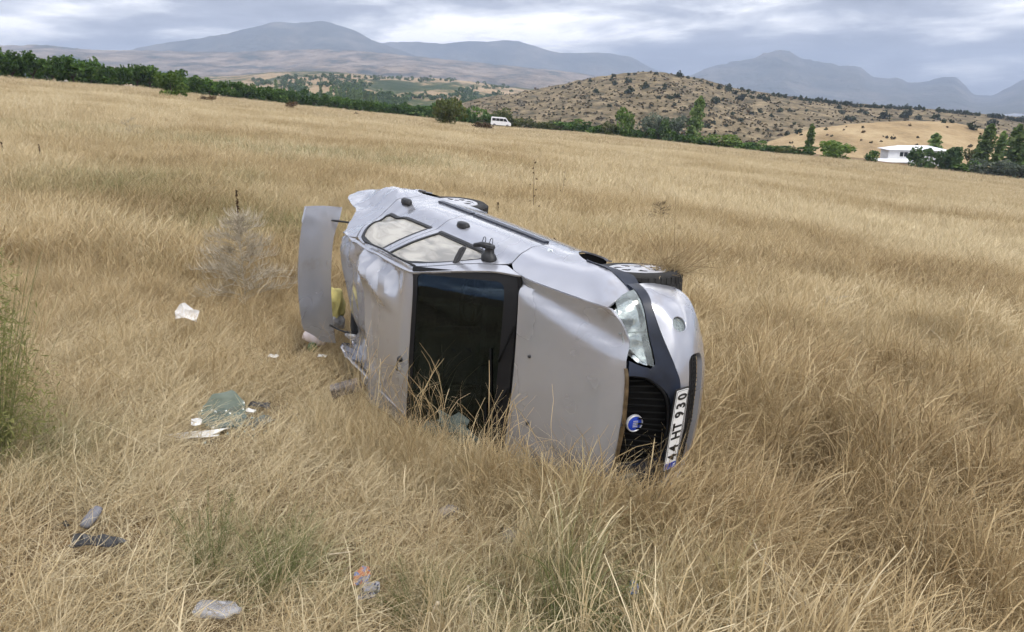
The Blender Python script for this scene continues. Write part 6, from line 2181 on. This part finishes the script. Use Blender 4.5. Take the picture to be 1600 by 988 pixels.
def build_grass():
    g = np.random.default_rng(21)
    tall = [blades(50, .12, (.42, .86), .0036, (.10, .10), (.5, 2.6), 400 + i, 7, .0, .45, bendp=3.2) for i in range(5)]
    bent = [blades(50, .13, (.42, .88), .0036, (.28, .18), (.9, 2.8), 420 + i, 7, .0, .3, bendp=2.4) for i in range(3)]
    mats_ = [blades(60, .16, (.12, .38), .0042, (1.25, .35), (-.3, .7), 440 + i, 4, 0, 0, .09, .4) for i in range(4)]
    short = [blades(60, .13, (.08, .30), .0044, (.4, .35), (.3, 1.4), 460 + i, 4) for i in range(3)]
    mid = [blades(80, .30, (.30, .66), .0065, (.16, .15), (.3, 1.5), 480 + i, 4, 0, .35) for i in range(4)]
    fars = [blades(90, .75, (.25, .58), .016, (.2, .18), (.3, 1.3), 500 + i, 3, 0, .3) for i in range(3)]
    vfar = [blades(100, 2.0, (.22, .50), .042, (.25, .2), (.3, 1.2), 520 + i, 2) for i in range(3)]
    lone = [blades(7, .14, (.75, 1.10), .0033, (.10, .10), (.4, 2.2), 560 + i, 8, .0, .9, bendp=3.0) for i in range(3)]
    protos = tall + bent + mats_ + short + mid + fars + vfar + lone
    o_t, o_b, o_m, o_s, o_mid, o_f, o_v, o_l = 0, 5, 8, 12, 15, 19, 22, 25
    XS, YS, ID, SCL = [], [], [], []
    def take(x, y, i, s):
        XS.append(x); YS.append(y); ID.append(i); SCL.append(s)
    # near
    x, y = grass_points(g, 2.3, 9.5, 100)
    tr = np.clip(blob(x, y, TRAMPLED), 0, 1); hn = fbm(x / .9, y / .9, 61, 3)
    left = sstep(.5, -.8, x - .12 * (y - 5))                          # the left foreground is shorter and flatter
    u = g.random(len(x))
    flat = np.clip(tr * 1.0 + left * .74 + .5 * (hn < .42), 0, 1)
    kind = np.where(u < flat * .72, np.where(g.random(len(x)) < .62, 2, 3), np.where(g.random(len(x)) < .42, 1, 0))
    i = np.where(kind == 0, o_t + g.integers(0, 5, len(x)), np.where(kind == 1, o_b + g.integers(0, 3, len(x)), np.where(kind == 2, o_m + g.integers(0, 4, len(x)), o_s + g.integers(0, 3, len(x)))))
    s = np.where(kind < 2, (.62 + .75 * hn) * (1 - .55 * tr) * (1 - .48 * left), g.uniform(.8, 1.3, len(x))) * g.uniform(.85, 1.15, len(x))
    keep = ~((tr > .45) & (kind < 2) & (g.random(len(x)) < tr))
    keep &= ~((fbm(x / .45 + 9, y / .45, 71, 2) < .36) & (kind < 2))     # small gaps between tufts
    take(x[keep], y[keep], i[keep], s[keep])
    # tall fringe against the car, on the camera's side
    t = g.uniform(0, 1, 900); path = np.array([(-1.75, 1.45), (-1.05, 1.42), (-.2, 1.02), (.55, .82), (.88, .60), (.92, .10)])
    sl = np.concatenate([[0], np.cumsum(np.hypot(*np.diff(path, axis=0).T))]); tt = t * sl[-1]
    cx = np.interp(tt, sl, path[:, 0]); cz = np.interp(tt, sl, path[:, 1]); o_ = np.abs(g.normal(0, .26, 900)) + .02
    wx = np.interp(tt, sl, [0, .1, .25, .5, .9, 1]); 
    W = np.stack([cx + o_ * wx, np.full(900, -.85), cz + o_ * (1 - wx), np.ones(900)], 1) @ np.array(CAR_M).T
    x, y = W[:, 0], W[:, 1]
    hh = np.interp(tt, sl, [.48, .52, .66, .75, .84, .86]) * g.uniform(.7, 1.15, 900)
    kp = g.random(900) < np.interp(tt, sl, [.25, .45, .8, 1, 1, .9])
    take(x[kp], y[kp], np.where(g.random(kp.sum()) < .6, o_b + g.integers(0, 3, kp.sum()), o_t + g.integers(0, 5, kp.sum())), hh[kp])
    kp = g.random(900) < .085
    take(x[kp], y[kp], o_l + g.integers(0, 3, kp.sum()), g.uniform(.7, 1.0, kp.sum()))
    # lone seed stems standing above the rest
    x, y = grass_points(g, 3.0, 34, 1.6)
    kp = fbm(x / 2.2, y / 2.2, 66, 3) > .47; x, y = x[kp], y[kp]
    take(x, y, o_l + g.integers(0, 3, len(x)), g.uniform(.6, .95, len(x)))
    # litter layer everywhere near: flattened dead straw between the tufts
    x, y = grass_points(g, 2.0, 9.5, 26)
    kp = g.random(len(x)) < np.where(x > .6, .22, 1.0); x, y = x[kp], y[kp]
    take(x, y, o_m + g.integers(0, 4, len(x)), g.uniform(.8, 1.35, len(x)))
    # middle distance
    x, y = grass_points(g, 9.5, 26, 17)
    hn = fbm(x / 1.8, y / 1.8, 62, 3)
    take(x, y, o_mid + g.integers(0, 4, len(x)), .65 + .65 * hn)
    x, y = grass_points(g, 9.5, 18, 10)
    take(x, y, o_b + g.integers(0, 3, len(x)), g.uniform(.7, 1.1, len(x)))
    x, y = grass_points(g, 26, 85, 3.6)
    take(x, y, o_f + g.integers(0, 3, len(x)), .65 + .6 * fbm(x / 5, y / 5, 63, 3))
    x, y = grass_points(g, 85, 262, .42)
    k = x / y; De, _ = field_edge(k)
    kp = y < De + 2
    x, y = x[kp], y[kp]
    take(x, y, o_v + g.integers(0, 3, len(x)), .7 + .5 * fbm(x / 12, y / 12, 64, 3))
    # round and behind the photographer
    n = 2600
    x = g.uniform(-9, 9, n); y = g.uniform(-8, 2.3, n)
    take(x, y, np.where(g.random(n) < .5, o_m + g.integers(0, 4, n), o_mid + g.integers(0, 4, n)), g.uniform(.7, 1.0, n))
    x = np.concatenate(XS); y = np.concatenate(YS); i = np.concatenate(ID); s = np.concatenate(SCL)
    keep = ~in_car(x, y, .04)
    tallk = (i < o_m) | (i >= o_s)
    for cx, cy, r_ in KEEP_CLEAR:
        d = np.hypot(x - cx, y - cy)
        front = (np.abs(x - cx - (y - cy) * cx / cy) < r_ * .8) & (y < cy) & (y > cy - r_ * 4.0)
        keep &= ~(((d < r_) | front) & tallk & (y < 12)) & ~((d < r_ * .55) & (y < 12))
    x, y, i, s = x[keep], y[keep], i[keep], s[keep]
    n = len(x)
    z = ground_h(x, y)
    gr = np.clip(blob(x, y, GREENS) * (.5 + 1.0 * fbm(x / .5, y / .5, 81, 2)) , 0, .85)
    gr = np.where(g.random(n) < gr, np.clip(gr + .2, 0, .9), gr * .3)
    big = fbm(x / 3.5 + y / 9, y / 6.0, 91, 4)
    near = fbm(x / .7, y / .7, 92, 3)
    dist = np.hypot(x, y)
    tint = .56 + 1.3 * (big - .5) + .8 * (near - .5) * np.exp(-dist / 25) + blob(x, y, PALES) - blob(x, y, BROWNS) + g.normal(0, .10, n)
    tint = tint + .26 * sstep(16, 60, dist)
    tint = np.where(i >= o_l, g.uniform(0, .75, n), tint)
    tint = np.clip(tint, 0, 1)
    wind = fbm(x / 1.3, y / 1.3, 93, 3) - .5
    yaw = g.uniform(0, 2 * np.pi, n)                                    # lean is set in the world, then turned into each tuft's own frame
    lx = g.normal(.05, .10, n) + .45 * wind + .10 * sstep(0, 2.5, x) * np.exp(-dist / 12); ly = g.normal(0, .10, n) + .25 * (near - .5)
    a = lx * np.cos(yaw) + ly * np.sin(yaw); b = -lx * np.sin(yaw) + ly * np.cos(yaw)
    rot = np.stack([-b, a, yaw], 1)
    P = np.stack([x, y, z], 1)
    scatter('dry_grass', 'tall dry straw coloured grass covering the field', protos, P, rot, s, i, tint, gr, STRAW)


build_grass()


# ------------------------------------------------------------------ the air
def build_haze():
    m_ = bpy.data.materials.new('pale_air'); m_.use_nodes = True
    nt = m_.node_tree; nt.nodes.remove(nt.nodes['Principled BSDF'])
    pv = nt.nodes.new('ShaderNodeVolumePrincipled')
    pv.inputs['Color'].default_value = (0.62, 0.74, 0.96, 1)
    pv.inputs['Density'].default_value = HAZE_DENSITY
    pv.inputs['Anisotropy'].default_value = 0.0
    nt.links.new(pv.outputs[0], nt.nodes['Material Output'].inputs['Volume'])
    lo = min(min(v[2] for v in o.bound_box) for o in bpy.data.objects if o.type == 'MESH' and o.parent is None and o.get('kind') == 'structure')
    hi = max(max(v[2] for v in o.bound_box) for o in bpy.data.objects if o.type == 'MESH' and o.parent is None and o.get('kind') == 'structure')
    b = MB()
    b.box((-9560, -9560, lo - 1.0), (9560, 9560, hi + 8))
    o = b.build('haze', m_)
    tag(o, kind='stuff')
    return o


build_haze()
